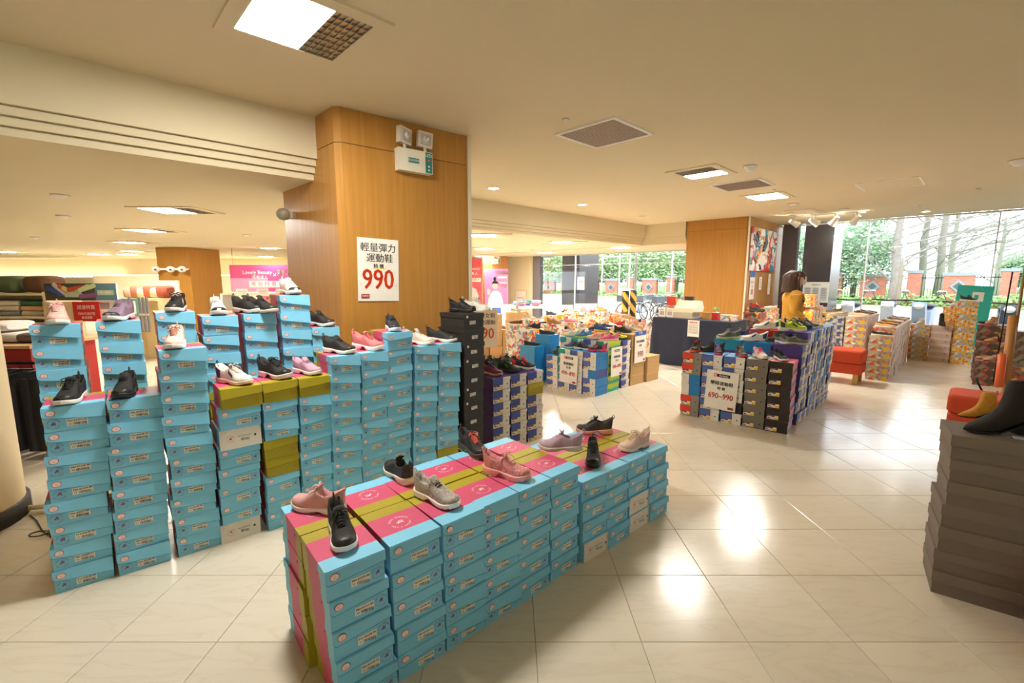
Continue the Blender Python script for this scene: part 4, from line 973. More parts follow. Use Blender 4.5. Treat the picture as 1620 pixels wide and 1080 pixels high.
# ================================================================== SHOES ON THE BLUE WALL
def wshoe(kind, cols, p, z, head, label, off=(.1, .12), **kw):
    a = R(41); x = p[0]+math.cos(a)*off[0]-math.sin(a)*off[1]; y = p[1]+math.sin(a)*off[0]+math.cos(a)*off[1]
    return shoe(kind, cols, x, y, z+.0005, head, label, 'display shoes on the blue wall', **kw)
F_ = [f[2] for f in front_]; B2 = [b[1] for b in back_]; ZB = [b[3] for b in back_]
wshoe('run', ['1f1d1b', 'e9e2d8', 'd9d0c4', '1a1817', '1f1d1b'], F_[0], 8*b1, -62, 'black lace-up trainer with white sole on the leftmost front stack', off=(.1, .1))
wshoe('slip', ['1c1b1a', '1c1b1a', '1c1b1a', '1c1b1a', '1c1b1a'], F_[1], 8*b1, -60, 'all black slip-on shoe on the second front stack', off=(.08, .11))
wshoe('run', ['e6b7aa', 'e9ece4', 'd9e0d8', 'e8b9b0', 'e0aaa0'], B2[0], ZB[0], -48, 'pale pink trainer with white sole on the first back stack', off=(.1, .08))
wshoe('slip', ['8c7488', 'e0dcd6', '2c3638', '8c7488', '7d667c', '2c3638'], B2[1], ZB[1], -72, 'mauve slip-on with black toe sole on the second back stack', off=(.1, .1))
wshoe('run', ['22201f', 'e2ddd2', 'd8d2c4', '1a1818', 'd9b8b0'], B2[2], ZB[2], -66, 'black trainer with loose laces on the third back stack', off=(.11, .1))
wshoe('run', ['e3c4b4', 'f0e8e0', 'e9dcd0', 'c98e78', 'e3c4b4'], F_[2], 10*b1, -60, 'cream pink lace-up trainer on the third front stack', off=(.09, .11))
wshoe('slip', ['e3ddd0', 'ded2c8', '26302f', 'e3ddd0', 'e3ddd0', '26302f'], B2[3], ZB[3], -52, 'white knit shoe with black toe sole on the fourth back stack')
wshoe('slip', ['282523', 'dcd2c4', '2a2826', '282523', '282523', '26302f'], B2[4], ZB[4], -25, 'black slip-on with pale sole, left one of a pair on the fifth back stack', off=(.05, .13))
wshoe('slip', ['24211f', 'cfc7ba', '2a2826', '24211f', '24211f', '26302f'], B2[4], ZB[4], -25, 'black slip-on, right one of a pair on the fifth back stack', off=(.12, .05))
wshoe('run', ['e9dccb', 'e8cbb8', 'e07a50', 'e9dccb', '3a3c5a'], F_[3], 8*b1, -22, 'cream trainer with orange tread and navy heel on an olive box', off=(.1, .13))
wshoe('chunk', ['211f1e', 'd9c4c0', '3a3836', '1b1a19', '211f1e'], F_[4], 8*b1, -25, 'black trainer with pinkish sole on the middle olive box', off=(.1, .13))
wshoe('slip', ['c39aae', 'e9e4da', '5a5648', 'b98fa6', 'c39aae'], F_[5], 8*b1, -28, 'lilac slip-on with white sole on the right olive box', off=(.09, .13), L=.23)
wshoe('slip', ['e6e0cf', 'e6e0d2', '26302f', 'e6e0cf', 'e6e0cf', '26302f'], B2[5], ZB[5], -45, 'white knit shoe with dark toe on the tallest back stack')
wshoe('slip', ['262322', 'e2d6cc', '262322', '262322', '262322'], B2[6], ZB[6], -28, 'black slip-on with white sole on the seventh back stack')
wshoe('slip', ['262422', 'ece4d8', '55504a', '262422', '262422'], F_[6], 9*b1, -24, 'black wedge slip-on with white sole on the seventh front stack')
wshoe('chunk', ['d97a7c', 'f3e4e0', 'e9c9c4', 'd9686c', 'd97a7c'], F_[7], 9*b1, -26, 'coral pink trainer with white sole on the eighth front stack')
wshoe('slip', ['24262a', 'd9dde2', 'c9ccd2', '24262a', '24262a'], F_[8], 10*b1, -62, 'black trainer facing the viewer on the ninth front stack', L=.23)
wshoe('slip', ['d6cdbd', 'efe8dc', 'e0d6c8', 'd6cdbd', 'd6cdbd'], F_[9], 9*b1, -24, 'beige knit slip-on with white sole on the tenth front stack')
wshoe('slip', ['2b2c2a', 'e8e0d6', 'd0c8bc', '2b2c2a', '2b2c2a'], F_[10], 9*b1, -20, 'dark grey slip-on with white sole on the eleventh front stack')
shoe('run', ['1f1d1c', '24211f', '1f1d1c', '1c1a19', '1f1d1c'], -.40, 3.66, 1.277, -20, 'black trainer, front one of two on the tall black stack', 'shoes on the black stack', L=.23)
shoe('run', ['e6dfd2', 'eee8dc', 'ddd4c6', 'e6dfd2', 'e6dfd2'], -.30, 3.74, 1.277, -20, 'white trainer, rear one of two on the tall black stack', 'shoes on the black stack', L=.23)
#@@PART3
# ================================================================== SPORT SHOE ISLANDS
def lshoe(kind, cols, px, py, z, head, label, group, **kw):
    x, y = at(px, py, z); return shoe(kind, cols, x, y, z+.001, head, label, group, **kw)
# right island
GR = 'boxes of the sport shoe island by the counter'
hr = .121; c4 = math.cos(R(-40)); s4 = math.sin(R(-40))
rk = [['s_red', 's_red', 's_bluewhite', 's_bluewhite', 's_red', 's_red'], ['s_blue']*6, ['s_blue', 's_black', 's_blue', 's_blue', 's_blue', 's_blue'], ['s_grey']*6, ['s_pink']*6]
for i, kd in enumerate(rk):
    stack('%s-from-left stack, right sport island' % ORDW[i], 1.925+.217*i*c4, 5.027+.217*i*s4, -40, kd, .208, .285, hr, None, GR, .005)
HK = {(0, 0): 7, (0, 1): 7, (0, 2): 7, (1, 0): 8, (1, 1): 8, (1, 2): 7, (2, 0): 8, (2, 1): 8}
rs = random.Random(4)
for k in range(7):
    for m_ in range(3):
        if m_ == 2 and k > 1: continue
        if m_ == 1 and k > 3: continue
        n = HK.get((k, m_), 8); x = 3.01+.21*k*math.cos(R(44))-.3*m_*math.sin(R(44)); y = 4.63+.21*k*math.sin(R(44))+.3*m_*math.cos(R(44))
        kd = [rs.choice(['s_purple', 's_purple', 's_blue', 's_purple', 's_bluewhite']) for _ in range(n)]
        if (k, m_) == (0, 1): kd[-1] = 's_blue'
        if (k, m_) == (0, 0): kd[-1] = 's_purple'
        if (k, m_) == (1, 1): kd[-1] = 's_redlid'
        if (k, m_) == (0, 2): kd[-1] = 's_teal'
        if (k, m_) == (1, 0): kd[-1] = 's_purple'
        stack('row %s %s, right sport island' % (['one', 'two', 'three', 'four', 'five', 'six', 'seven'][k], ['right', 'middle', 'left'][m_]), x, y, 44, kd, .2, .285, hr, None, GR, .011, skip=(0 if k < 1 else 4 if k < 2 else n-1) if m_ == 0 else (n-1 if k < 2 else n), bare=m_ > 0)
# middle island, purple
GPU = 'boxes of the purple island by the black stack'
for i in range(3):
    for m_ in range(2):
        kd = ['s_purple']*6
        if i == 2 and m_ == 0: kd[4] = 'ol'
        stack('%s %s stack from left, purple island' % (ORDW[i], ['front', 'back'][m_]), -.165+.157*i-.3*m_*math.sin(R(41)), 3.85+.137*i+.3*m_*math.cos(R(41)), 41, kd, .2, .285, .113, None, GPU, .004, skip=0 if m_ == 0 else 5)
# island with blue, lime and tan boxes
GQ = 'boxes of the middle sport shoe island'; hq = .116
cc = math.sqrt(.5)
QK = [['s_blue', 's_blue', 's_bluewhite', 's_blue', 's_blue'], ['s_blue', 's_purple', 's_blue', 's_purple', 's_blue'], ['s_blue', 's_green', 's_green', 's_green', 's_green'], ['s_blue']*4]
for i, kd in enumerate(QK):
    stack('%s left-face stack, middle island' % ORDW[i], 1.096-.213*(i+1)*cc, 5.778+.213*(i+1)*cc, -45, kd, .205, .285, hq, None, GQ, .005)
for i, kd in enumerate([['s_lime']*6, ['s_purple']*6, ['s_green']*6, ['s_teal']*6]):
    stack('%s second-row stack, middle island' % ORDW[i], 1.31-.213*(i+1)*cc, 5.995+.213*(i+1)*cc, -45, kd, .205, .285, hq, None, GQ, .004, skip=0 if i == 0 else 5)
stack('the stack beside tan boxes, middle island', 1.545, 6.235, 44, ['s_purple']*6, .2, .3, .113, None, GQ, .006)
stack('the tall tan stack, middle island', 1.712, 6.385, 42, ['tn']*5, .36, .34, .15, None, 'tan boxes of the middle island', .004)
stack('the low tan stack, middle island', 2.02, 6.63, 42, ['tn']*3, .34, .34, .128, None, 'tan boxes of the middle island', .004)
stack('the plain blue stack, middle island left', .36, 6.93, -45, ['bx']*6, .3, .22, .116, None, GQ, .004)
stack('the low plain blue stack, middle island left', .12, 6.75, -45, ['bx']*5, .3, .22, .11, None, GQ, .004)

# signs on the islands
M_hd = cm('2f5fae', .5)
def sport_sign(w, h, head, sub, price, col, hdr=None):
    it = []
    if hdr: it += [('r', -w/2, h*.36, w/2, h/2, M_hd), ('t', hdr, 0, h*.43, h*.1, M_white, 1, .0015)]
    else: it += [('r', -w*.28, h*.34, -w*.16, h*.42, cm('e23a22', .5)), ('r', -w*.25, h*.36, -w*.19, h*.4, M_white), ('r', -w*.16, h*.34, w*.24, h*.42, M_black), ('t', 'lotto', w*.04, h*.38, h*.085, M_white, 1.3, .0015)]
    it += [('t', head, 0, h*.17, w*.145, M_black, 1, .0014), ('t', sub, 0, h*.04, w*.11, M_black, 1, .001), ('t', price, 0, -h*.16 if not hdr else -h*.24, w*(.27 if '~' in price else .42), col, .82, .0012), ('r', w*.26, -h*.46, w*.44, -h*.4, M_dred)]
    return it
M_pr = cm('e0432e', .5); M_pm = cm('b81f3c', .5)
p = (1.925+.435*c4, 5.027+.435*s4); nx, ny = s4, -c4
poster('price_sign', 'white price sign reading 690~990 hung on the right sport island', 'sign', (p[0]+nx*.022, p[1]+ny*.022, .355), R(-40), .32, .42, sport_sign(.32, .42, '樂得運動鞋', '特 價', '690~990', M_pr), tilt=R(2.5))
p = (1.096-.43*cc, 5.778+.43*cc)
poster('price_sign', 'white price sign reading 490~890 on the left face of the middle island', 'sign', (p[0]-.02, p[1]-.02, .32), R(-45), .30, .40, sport_sign(.30, .40, '輕運動鞋', '特 價', '490~890', M_pr), tilt=R(2))
p = ((1.31+1.515)/2, (5.99+6.195)/2)
poster('price_sign', 'white price sign reading 490~890 covering the lime boxes of the middle island', 'sign', (p[0]+.016, p[1]-.016, .42), R(45), .27, .40, sport_sign(.27, .40, '運動休閒鞋'[:4], '特 價', '490~890', M_pr))
a42 = R(42); p = (1.712+math.cos(a42)*.19, 6.385+math.sin(a42)*.19)
poster('price_sign', 'white price sign with blue header reading 990 on the tan boxes', 'sign', (p[0]+.012, p[1]-.012, .56), a42, .29, .46, sport_sign(.29, .46, '輕量運動鞋', '特價', '990', M_pm, '戶外'), tilt=R(-1))
t = poster('price_sign', 'partly hidden white price sign reading 90 behind the tall black stack', 'sign', (-.36, 6.0, .88), R(10), .34, .5, [('t', '健走女鞋', 0, .17, .07, M_black, 1, .001), ('t', '氣墊運動', 0, .08, .07, M_black, 1, .001), ('t', '990', 0, -.07, .2, M_orr, .82, .002)])
b = MB(); b.tube([(0, .008, .2), (0, .008, -.87)], .008, M_metal, 8); b.lathe([(0, -.88), (.12, -.88), (.12, -.87), (0, -.868)], M_metal, 16); fin(b, 'stand', t)
# shoes on the right island
GS = 'display shoes on the right sport island'
def tshoe(kind, cols, where, head, label, group, ox=0, oy=0, **kw):
    cx, cy, z, a = TOP[where]; x = cx+math.cos(a)*ox-math.sin(a)*oy; y = cy+math.sin(a)*ox+math.cos(a)*oy
    return shoe(kind, cols, x, y, z, head, label, group, **kw)
fr = ['%s-from-left stack, right sport island' % o for o in ORDW]
def rw(k, m): return 'row %s %s, right sport island' % (['one', 'two', 'three', 'four', 'five', 'six', 'seven'][k], ['right', 'middle', 'left'][m])
tshoe('chunk', ['24211f', 'd9502f', 'e8e0d6', '1c1a19', 'c8371f'], fr[0], -125, 'black running shoe with red sole on the red boxes', GS, 0, -.05)
tshoe('run', ['34322e', '3f3c38', '2a2825', '2a2825', '34322e'], fr[0], 160, 'dark charcoal shoe lying behind the black and red one', GS, .14, .08)
tshoe('strap', ['3a3340', 'd93a9a', 'd93a9a', '5a4a6a', '6a4a8a'], fr[1], -105, 'black and magenta strap trainer facing the viewer', GS, .03, -.06, L=.21)
tshoe('strap', ['57544c', 'c9442f', 'a83a2a', '57544c', '6a675e'], fr[2], -95, 'olive grey strap trainer with red sole', GS, .04, -.05, L=.21)
tshoe('strap', ['e6dfd4', 'e9e4dc', 'd9d2c6', 'd9d0c4', 'e83a7a'], fr[3], -90, 'white strap trainer with pink heel on the grey boxes', GS, .0, -.03, L=.23)
tshoe('run', ['24262a', 'e0dcd4', 'c9c4ba', '1a1c20', '3a3e48'], fr[4], -95, 'small black and grey trainer on the black boxes', GS, -.03, -.03, L=.21)
tshoe('run', ['e9e6e2', 'f0eeea', 'd9d4ce', '2f3f78', '2f3f78'], rw(0, 1), 165, 'white trainer with navy bands on the blue box', GS, -.02, .06, L=.27)
tshoe('run', ['262422', '3a3835', 'e0dcd4', '1c1a19', '262422'], rw(0, 1), 165, 'black mesh trainer behind the navy-banded one', GS, .06, -.16)
tshoe('run', ['77746c', 'dcd8d0', 'c9c4ba', '5a5850', '77746c'], rw(0, 0), -75, 'grey trainer facing the viewer on the purple box', GS, -.02, .08, L=.21)
tshoe('run', ['6c6a66', 'd0ccc4', 'b9b4aa', '4a4844', '8a8884'], rw(0, 0), -20, 'grey trainer pointing right at the edge of the purple box', GS, .0, -.05, L=.24)
tshoe('chunk', ['c3d93a', 'e8e8ea', 'd9d9dc', 'a9bf2a', '3a4048'], rw(1, 0), -20, 'bright lime running shoe with white sole', GS, -.03, .03, L=.27)
tshoe('run', ['6f7060', 'd9d9a0', 'b8d03a', '8a8a7a', '4f5246'], rw(0, 2), 172, 'grey green trainer with lime sole on the teal box', GS, -.02, .02)
tshoe('run', ['1f2a4a', 'd9dce4', '2a3558', '1f2a4a', '3a4a7a'], rw(1, 2), 165, 'navy trainer between the grey green shoe and the red box', GS, L=.24)
tshoe('run', ['e8e2d6', 'f0ece6', '2f4f9a', 'd9d2c4', '2f4f9a'], rw(1, 1), 168, 'cream and blue running shoe on the bright red box', GS, 0, 0, L=.28)
tshoe('chunk', ['22252c', '2f4a86', 'd9c23a', '1a1c20', 'e0e0dc'], rw(2, 0), -22, 'black running shoe with white side mark and yellow heel', GS, 0, .03, L=.28)
tshoe('run', ['5c605c', 'dcd8d0', 'b9b4aa', '4a4e4a', 'a9aaa4'], rw(3, 0), -22, 'dark grey running shoe at the far end of the sport island', GS, 0, .02, L=.28)
tshoe('loaf', ['c9ad84', 'd9c29a', 'c9ad84', 'c9ad84', 'c9ad84'], rw(4, 0), -20, 'beige slip-on pump behind the dark grey running shoe', GS)
GS2 = 'display shoes on the small purple island'
def pu(i, b): return '%s %s stack from left, purple island' % (ORDW[i], ['front', 'back'][b])
tshoe('run', ['7a3a5a', 'd9a8b0', 'c98a98', '5a3a7a', '4a2a6a'], pu(0, 0), -35, 'purple and pink trainer next to the black stack', GS2, 0, .02)
tshoe('chunk', ['26242a', 'e84a78', '3a3840', 'e84a78', '26242a'], pu(0, 1), -150, 'black trainer with hot pink lining behind the purple one', GS2)
tshoe('run', ['1f2a20', '2a3028', '1c201c', '4f7a4a', '3a6a3a'], pu(1, 0), -30, 'black trainer with green trim in the middle of the purple island', GS2, 0, .03, L=.27)
tshoe('run', ['201f1d', '2a2826', '1c1a19', '201f1d', '2f2d2a'], pu(1, 1), 150, 'all black trainer at the back of the purple island', GS2)
tshoe('run', ['22201f', 'e0dcd4', 'c9c4ba', 'd83a34', 'c8342c'], pu(2, 0), -30, 'black trainer with red laces at the right of the purple island', GS2, 0, .03)
tshoe('slip', ['2a2a2c', 'dcd8d0', 'c9c4ba', '2a2a2c', '6a6a6c'], pu(2, 1), 140, 'grey-edged black slip-on at the back right of the purple island', GS2)
# support box for the back shoes of the middle island
stack('the low back support, middle island', 1.33, 6.62, 44, ['tn']*5, .3, .3, .149, None, GQ, .002, skip=5)

GS3 = 'display shoes on the middle island'
lf = ['%s left-face stack, middle island' % o for o in ORDW]; sr = ['%s second-row stack, middle island' % o for o in ORDW]
TT = 'the tall tan stack, middle island'; BB = 'the low back support, middle island'
for a in [('run', ['3f4f7a', 'd9d9dc', 'b9bcc4', '2a3558', '5a6a98'], lf[2], 150, 'blue grey trainer on the front of the middle island', .03, 0), ('slip', ['24272c', 'e4e2de', 'c9c4ba', '24272c', '3f4a5a'], lf[1], -30, 'black and white slip-on beside the blue grey trainer', 0, 0), ('chunk', ['3a3a40', 'e03a64', 'd92a54', '3a3a40', 'e03a64'], lf[0], 160, 'black trainer with raspberry sole on the corner blue box', .02, 0), ('run', ['2a302c', '3a403c', '2a302c', '2a302c', '2a302c'], lf[3], 120, 'dark green black trainer at the left step', 0, 0),
          ('run', ['e0ddd4', 'c9d94a', 'd4d8b8', 'd9d4c8', 'b8c8b0'], sr[3], 160, 'white trainer with yellow sole on the second row', 0, 0), ('run', ['3f6f9a', 'b8d83a', 'a8c83a', '2a5a8a', '4a8ab8'], sr[2], -165, 'blue trainer with lime sole on the second row', 0, 0), ('run', ['e8b8a0', 'f0e0c8', 'e8c85a', 'e85a3a', 'e86a4a'], sr[1], 165, 'peach trainer with yellow sole on the second row', 0, 0), ('strap', ['e05a94', 'f0c8d8', 'e8a0c0', 'e05a94', 'f080b0'], sr[0], 170, 'pink child trainer above the lime box', 0, 0), ('chunk', ['d0d82a', '3a3e34', '2a2c28', '2a2c28', '4a4e34'], 'the stack beside tan boxes, middle island', -20, 'neon yellow running shoe with dark laces beside the tan stack', 0, 0),
          ('run', ['2f4a86', 'd9b85a', 'c9a84a', '24386a', '2f4a86'], BB, -20, 'navy blue trainer with tan sole on the back of the middle island', 0, -.05), ('run', ['2a2725', '3a3532', '2a2725', '2a2725', '2a2725'], BB, 165, 'black trainer at the back of the middle island', .05, .09), ('run', ['24221f', '3a3835', '24221f', '24221f', '24221f'], TT, -25, 'black trainer on the tan boxes', -.09, .05), ('run', ['b9a890', 'e4dccc', 'c9bca4', 'a89878', 'b9a890'], TT, -25, 'beige trainer on the tan boxes near their price sign', .08, .0), ('loaf', ['24262e', '4a4038', '24262e', '24262e', '24262e'], 'the low plain blue stack, middle island left', -15, 'dark loafer on the low plain blue boxes', 0, 0), ('loaf', ['2a2c38', '4a4038', '2a2c38', '2a2c38', '2a2c38'], 'the plain blue stack, middle island left', -15, 'navy loafer on the tall plain blue boxes', 0, 0)]:
    tshoe(a[0], a[1], a[2], a[3], a[4], GS3, a[5], a[6])
# ================================================================== FLOWER-PRINT STACKS
GF = 'flower-print boxes along the bench aisle'; hf = .1135
for k in range(11):
    n = 6 if k < 1 else 7
    x, y = ab(8.69+.212*k, .855); stack('aisle row stack %s, behind red bench' % ORDW[k] if k < 10 else 'last aisle row stack, behind red bench', x, y, 44, ['f_mixed']*n, .203, .285, hf, None, GF, .005, skip=0 if k < 1 else n)
for k in range(6):
    x, y = ab(9.30+.212*k, 1.27); stack('rear row stack %s, behind red bench' % ORDW[k], x, y, 44, ['f_mixed']*8, .203, .285, hf, None, GF, .005, skip=3 if k < 1 else 8)
for k in range(2):
    x, y = ab(9.30+.212*k, 1.57); stack('inner row stack %s, behind red bench' % ORDW[k], x, y, 44, ['f_navy']*8, .203, .285, hf, None, GF, .005, skip=4 if k < 1 else 8)
for k, n in enumerate((11, 10, 9)):
    x, y = ab(9.75+.23*k, 2.12-.0*k); stack('%s tall stack beside the woman' % ORDW[k], x, y, 44, ['f_bright']*n, .21, .29, hf, None, 'flower-print boxes beside the woman', .006, skip=n-2)
GW = 'boxes stacked near the teal banner'
stack('first stack from left, near teal banner', 7.40, 8.82, -46, ['F_mixed']*6, .29, .2, hf, None, GW, .005)
stack('second stack from left, near teal banner', 7.615, 8.60, -46, ['F_mixed']*6, .29, .2, hf, None, GW, .005)
stack('the plain pale stack, near teal banner', 7.83, 8.40, -46, ['pw']*6, .29, .2, hf, None, GW, .003)
stack('the tallest stack, left of teal banner', 8.06, 8.19, -46, ['F_bright', 'F_mixed']*5, .27, .2, hf, None, GW, .005)
stack('the stack behind the pale boxes', 8.10, 8.50, -46, ['F_bright']*9, .27, .2, hf, None, GW, .004, skip=6)
GD = 'dark flower-print boxes at the right'
stack('the low front step, right display', 6.76, 6.50, -46, ['F_dark']*3, .34, .3, .12, None, GD, .004)
stack('the second step, right display', 6.98, 6.73, -46, ['F_dark']*5, .34, .3, .12, None, GD, .004, skip=2)
stack('the third step, right display', 7.20, 6.96, -46, ['F_dark']*7, .34, .3, .12, None, GD, .004, skip=4)
stack('the near right stack, right display', 6.72, 5.98, -46, ['F_dark']*7, .34, .3, .12, None, GD, .004, skip=4)
stack('the far right stack, right display', 7.02, 5.66, -46, ['F_dark']*8, .34, .3, .12, None, GD, .004, skip=5)
# the many boxes farther off, too small to single out
rr = random.Random(12)
def farstack(x, y, ang, n, w, d, h, m):
    for i in range(n):
        T = Matrix.Translation((x+rr.uniform(-.006, .006), y+rr.uniform(-.006, .006), 0)) @ Matrix.Rotation(R(ang)+rr.uniform(-.02, .02), 4, 'Z')
        far_b.box(.002, .003, i*h, w-.002, d-.003, i*h+h*.66, m, T); far_b.box(0, 0, i*h+h*.66, w, d, i*h+h-.001, m, T)
tops = []
def field(a0, na, b0, nb, da, db, n, ms, ang=44, w=.2, d=.29, h=.113):
    for i in range(na):
        for j in range(nb):
            x, y = ab(a0+da*i, b0+db*j); nn = n+rr.choice((0, 0, 0, 1, -1)) if nb > 1 or na > 2 else n
            farstack(x, y, ang, nn, w, d, h, ms[(i//2+j) % len(ms)]); c = ab(a0+da*i+w/2, b0+db*j+d/2); tops.append((c[0], c[1], nn*h))
fm = FLO
field(5.6, 4, 4.75, 1, .22, .3, 6, [fm['pale']]); field(5.2, 5, 5.25, 1, .22, .3, 6, [fm['pale'], fm['bright']]); field(5.9, 5, 5.6, 1, .22, .3, 6, [fm['pale']])
field(7.2, 11, 5.1, 1, .22, .3, 5, [fm['pale'], fm['mixed']]); field(7.6, 11, 5.95, 1, .22, .3, 6, [fm['pale'], fm['bright']]); field(8.0, 12, 6.9, 1, .22, .3, 5, [fm['bright'], fm['pale']]); field(9.6, 7, 7.7, 2, .22, .3, 5, [fm['bright']])
field(5.0, 5, 6.1, 1, .33, .3, 5, [M_tan], w=.31, h=.15)
field(11.2, 4, 1.0, 1, .22, .3, 6, [fm['mixed']]); field(11.6, 3, 2.1, 2, .22, .3, 7, [fm['bright']]); field(10.7, 1, 3.0, 2, .22, .3, 8, [fm['mixed']])
ft = list(tops)
# far display shoes
LC = [('black', '22201f'), ('brown', '6a4630'), ('white', 'e6e0d6'), ('tan', 'b88a54'), ('grey', '8a8680'), ('navy', '2a3450'), ('beige', 'cdb894'), ('pink', 'd98a9a'), ('olive', '6a6a48'), ('red', 'b8382c')]
rr2 = random.Random(31); cnt = {}
for i, (x, y, z) in enumerate(ft):
    nm, c = LC[(i*7+3) % 10]; kd = 'loaf' if i % 3 else 'run'; cnt[nm] = cnt.get(nm, 0)+1
    dist = 'near the tan boxes' if y < 8 else ('by the left window' if x < 6 else 'by the right window')
    shoe(kd, [c, 'd9cfbc' if i % 2 else c, c, 'e0d8cc', c], x, y, z, rr2.choice((-20, 160, -60, 130, -40))+rr2.uniform(-15, 15), '%s %s on the far patterned boxes %s, %s of its colour' % (nm, 'pump' if kd == 'loaf' else 'trainer', dist, (ORDW+['eleventh', 'twelfth', 'thirteenth'])[min(12, cnt[nm]-1)]), 'display shoes on the far boxes', lite=True)
GA = 'display shoes on the aisle row'
for k in range(11):
    x, y = ab(8.69+.212*k+.1, .855+.14); nm, c = [('black', '26241f'), ('peach', 'd9a07a'), ('black and white striped', '2f2c2c'), ('mustard', 'd9a02a'), ('dark brown', '4a3426'), ('tan', 'b88a5a'), ('white', 'e6e0d6'), ('brown', '6a4a34'), ('grey', '8a8680'), ('light pink', 'dcb0a4'), ('black suede', '22201f')][k]
    shoe('loaf', [c, 'e6dccb', c, c, c], x, y, (6 if k < 1 else 7)*hf, -46+rr2.uniform(-6, 6) if k % 2 else -40, '%s loafer on the aisle row, %s from the bench end' % (nm, (ORDW+['eleventh'])[k]), GA)
for k in range(6):
    x, y = ab(9.30+.212*k+.1, 1.27+.14); nm, c = [('beige', 'd0b088'), ('cream', 'e0cfae'), ('brown', '6a4630'), ('navy', '2a2f40'), ('tan', 'b8864a'), ('black', '201e1c')][k]
    shoe('loaf', [c, 'e6dccb', c, c, c], x, y, 8*hf, -50+rr2.uniform(-8, 8), '%s moccasin on the rear row behind the bench' % nm, GA)
for k in range(2):
    x, y = ab(9.30+.212*k+.1, 1.57+.14); shoe('loaf', ['c9a880' if k else 'b8a284', 'e0d2b8', 'b8a284', 'b8a284', 'b8a284'], x, y, 8*hf, 160, 'long beige moccasin on the blue flower-print stacks, %s one' % ('rear' if k else 'front'), GA)
for i, (cx, cy, z, c, nm) in enumerate([(7.57, 8.78, 6*hf, 'e6e0d6', 'white'), (7.78, 8.57, 6*hf, 'd9d0c4', 'off-white'), (8.22, 8.16, 10*hf, '2a2c30', 'dark grey'), (8.27, 8.47, 9*hf, 'e0d8cc', 'cream')]):
    shoe('run', [c, 'e6e0d6', c, c, c], cx, cy, z+.001, -150 if i % 2 else -60, '%s trainer on the stacks near the teal banner' % nm, 'display shoes near the banner', L=.23)
for i, (cx, cy, z, c, nm, kd) in enumerate([(6.98, 6.50, .36, 'c9a27a', 'striped tan sandal shoe', 'loaf'), (7.02, 6.60, .36, 'b8946a', 'light tan flat', 'loaf'), (7.2, 6.73, .6, 'c98f52', 'caramel flat', 'loaf'), (7.25, 6.82, .6, '4a342a', 'brown flat', 'loaf'), (7.42, 6.96, .84, 'b5885a', 'suede ankle shoe', 'run'), (7.45, 7.05, .84, '2a2422', 'black pointed shoe', 'loaf'), (6.95, 6.0, .84, 'd9a05a', 'mustard pump', 'loaf'), (7.27, 5.68, .96, 'cdb8a0', 'pale buckled flat', 'loaf')]):
    shoe(kd, [c, c, '8a6a44', c, c], cx, cy, z+.001, 175 if i % 2 else 200, '%s on the stepped display at the right edge' % nm, 'display shoes at the right')
def ankle_boot(x, y, z, head, col, label, s=1.0, heel=.05):
    t = thing('ankle_boot', label, 'shoe', (x, y, z), R(head)); t.scale = (s, s, s); m = cm(col, .8, bump=.6, bscale=220, var=.25, vscale=40); ms = cm('171412', .5)
    # profile: x forward, toe at .27; stations of (x, half width, z low, z high)
    b = MB(); rows = []
    st = [(.0, .004, heel+.012, heel+.02), (.004, .022, heel+.01, .25), (.02, .031, heel+.008, .262), (.05, .036, heel+.004, .266), (.085, .037, heel*.8, .266), (.108, .034, heel*.5, .262), (.118, .030, heel*.42, .20), (.135, .032, heel*.3, .135), (.16, .037, heel*.14, .10), (.19, .042, .01, .075), (.22, .040, .008, .058), (.25, .030, .008, .044), (.275, .016, .01, .030), (.288, .003, .014, .02)]
    for x0, w, za, zb_ in st:
        r = []
        for k in range(14):
            a = 2*math.pi*k/14; cz = (za+zb_)/2; hh = (zb_-za)/2; sy = math.cos(a); sz = math.sin(a)
            r.append((x0, w*(abs(sy)**.7)*(1 if sy > 0 else -1), cz+hh*(abs(sz)**.55)*(1 if sz > 0 else -1)))
        rows.append(r)
    b.grid(rows, m, closed=True); fin(b, 'shaft', t)
    b = MB(); rows = [[(x0, w*1.06, max(0, za-.004)), (x0, w*1.08, za+.005), (x0, -w*1.08, za+.005), (x0, -w*1.06, max(0, za-.004))] for x0, w, za, zb_ in st]; b.grid(rows, ms, False, closed=True); fin(b, 'sole', t)
    b = MB(); b.grid([[(.0+i*.004, -.026+i*.002, heel-i*heel), (.07-i*.006, -.026+i*.002, heel*.95-i*heel*.95), (.07-i*.006, .026-i*.002, heel*.95-i*heel*.95), (.0+i*.004, .026-i*.002, heel-i*heel)] for i in (0, .5, 1)], ms, False, closed=True)
    b.box(.004, -.024, 0, .064, .024, .003, ms); fin(b, 'heel', t)
    b = MB(); b.tube([(.004, 0, .235), (-.008, 0, .25), (-.006, 0, .28), (.008, 0, .27)], .004, ms, 5); fin(b, 'pull_loop', t)
    b = MB(); b.tube([(.06, -.0375, .07+k*.02) for k in range(10)], .0018, M_metal, 5); b.tube([(.075, -.038, .246), (.07, -.041, .24)], .008, cm('8a8672', .4), 8); fin(b, 'zip', t)
    return t
ankle_boot(2.455, 2.065, 7*.1165+.001, 173, '24201c', 'black suede heeled ankle boot on the grey-brown box stack at right', .97)
ankle_boot(7.95, 8.36, 6*hf+.001, -120, '1c1a1a', 'small black ankle boot on the pale boxes near the banner', .85)
stack('the near grey stack at the right edge', 2.085, 2.063, -36, ['gr']*7, .42, .30, .1165, (2.09, 2.062), 'grey-brown boxes', .008)
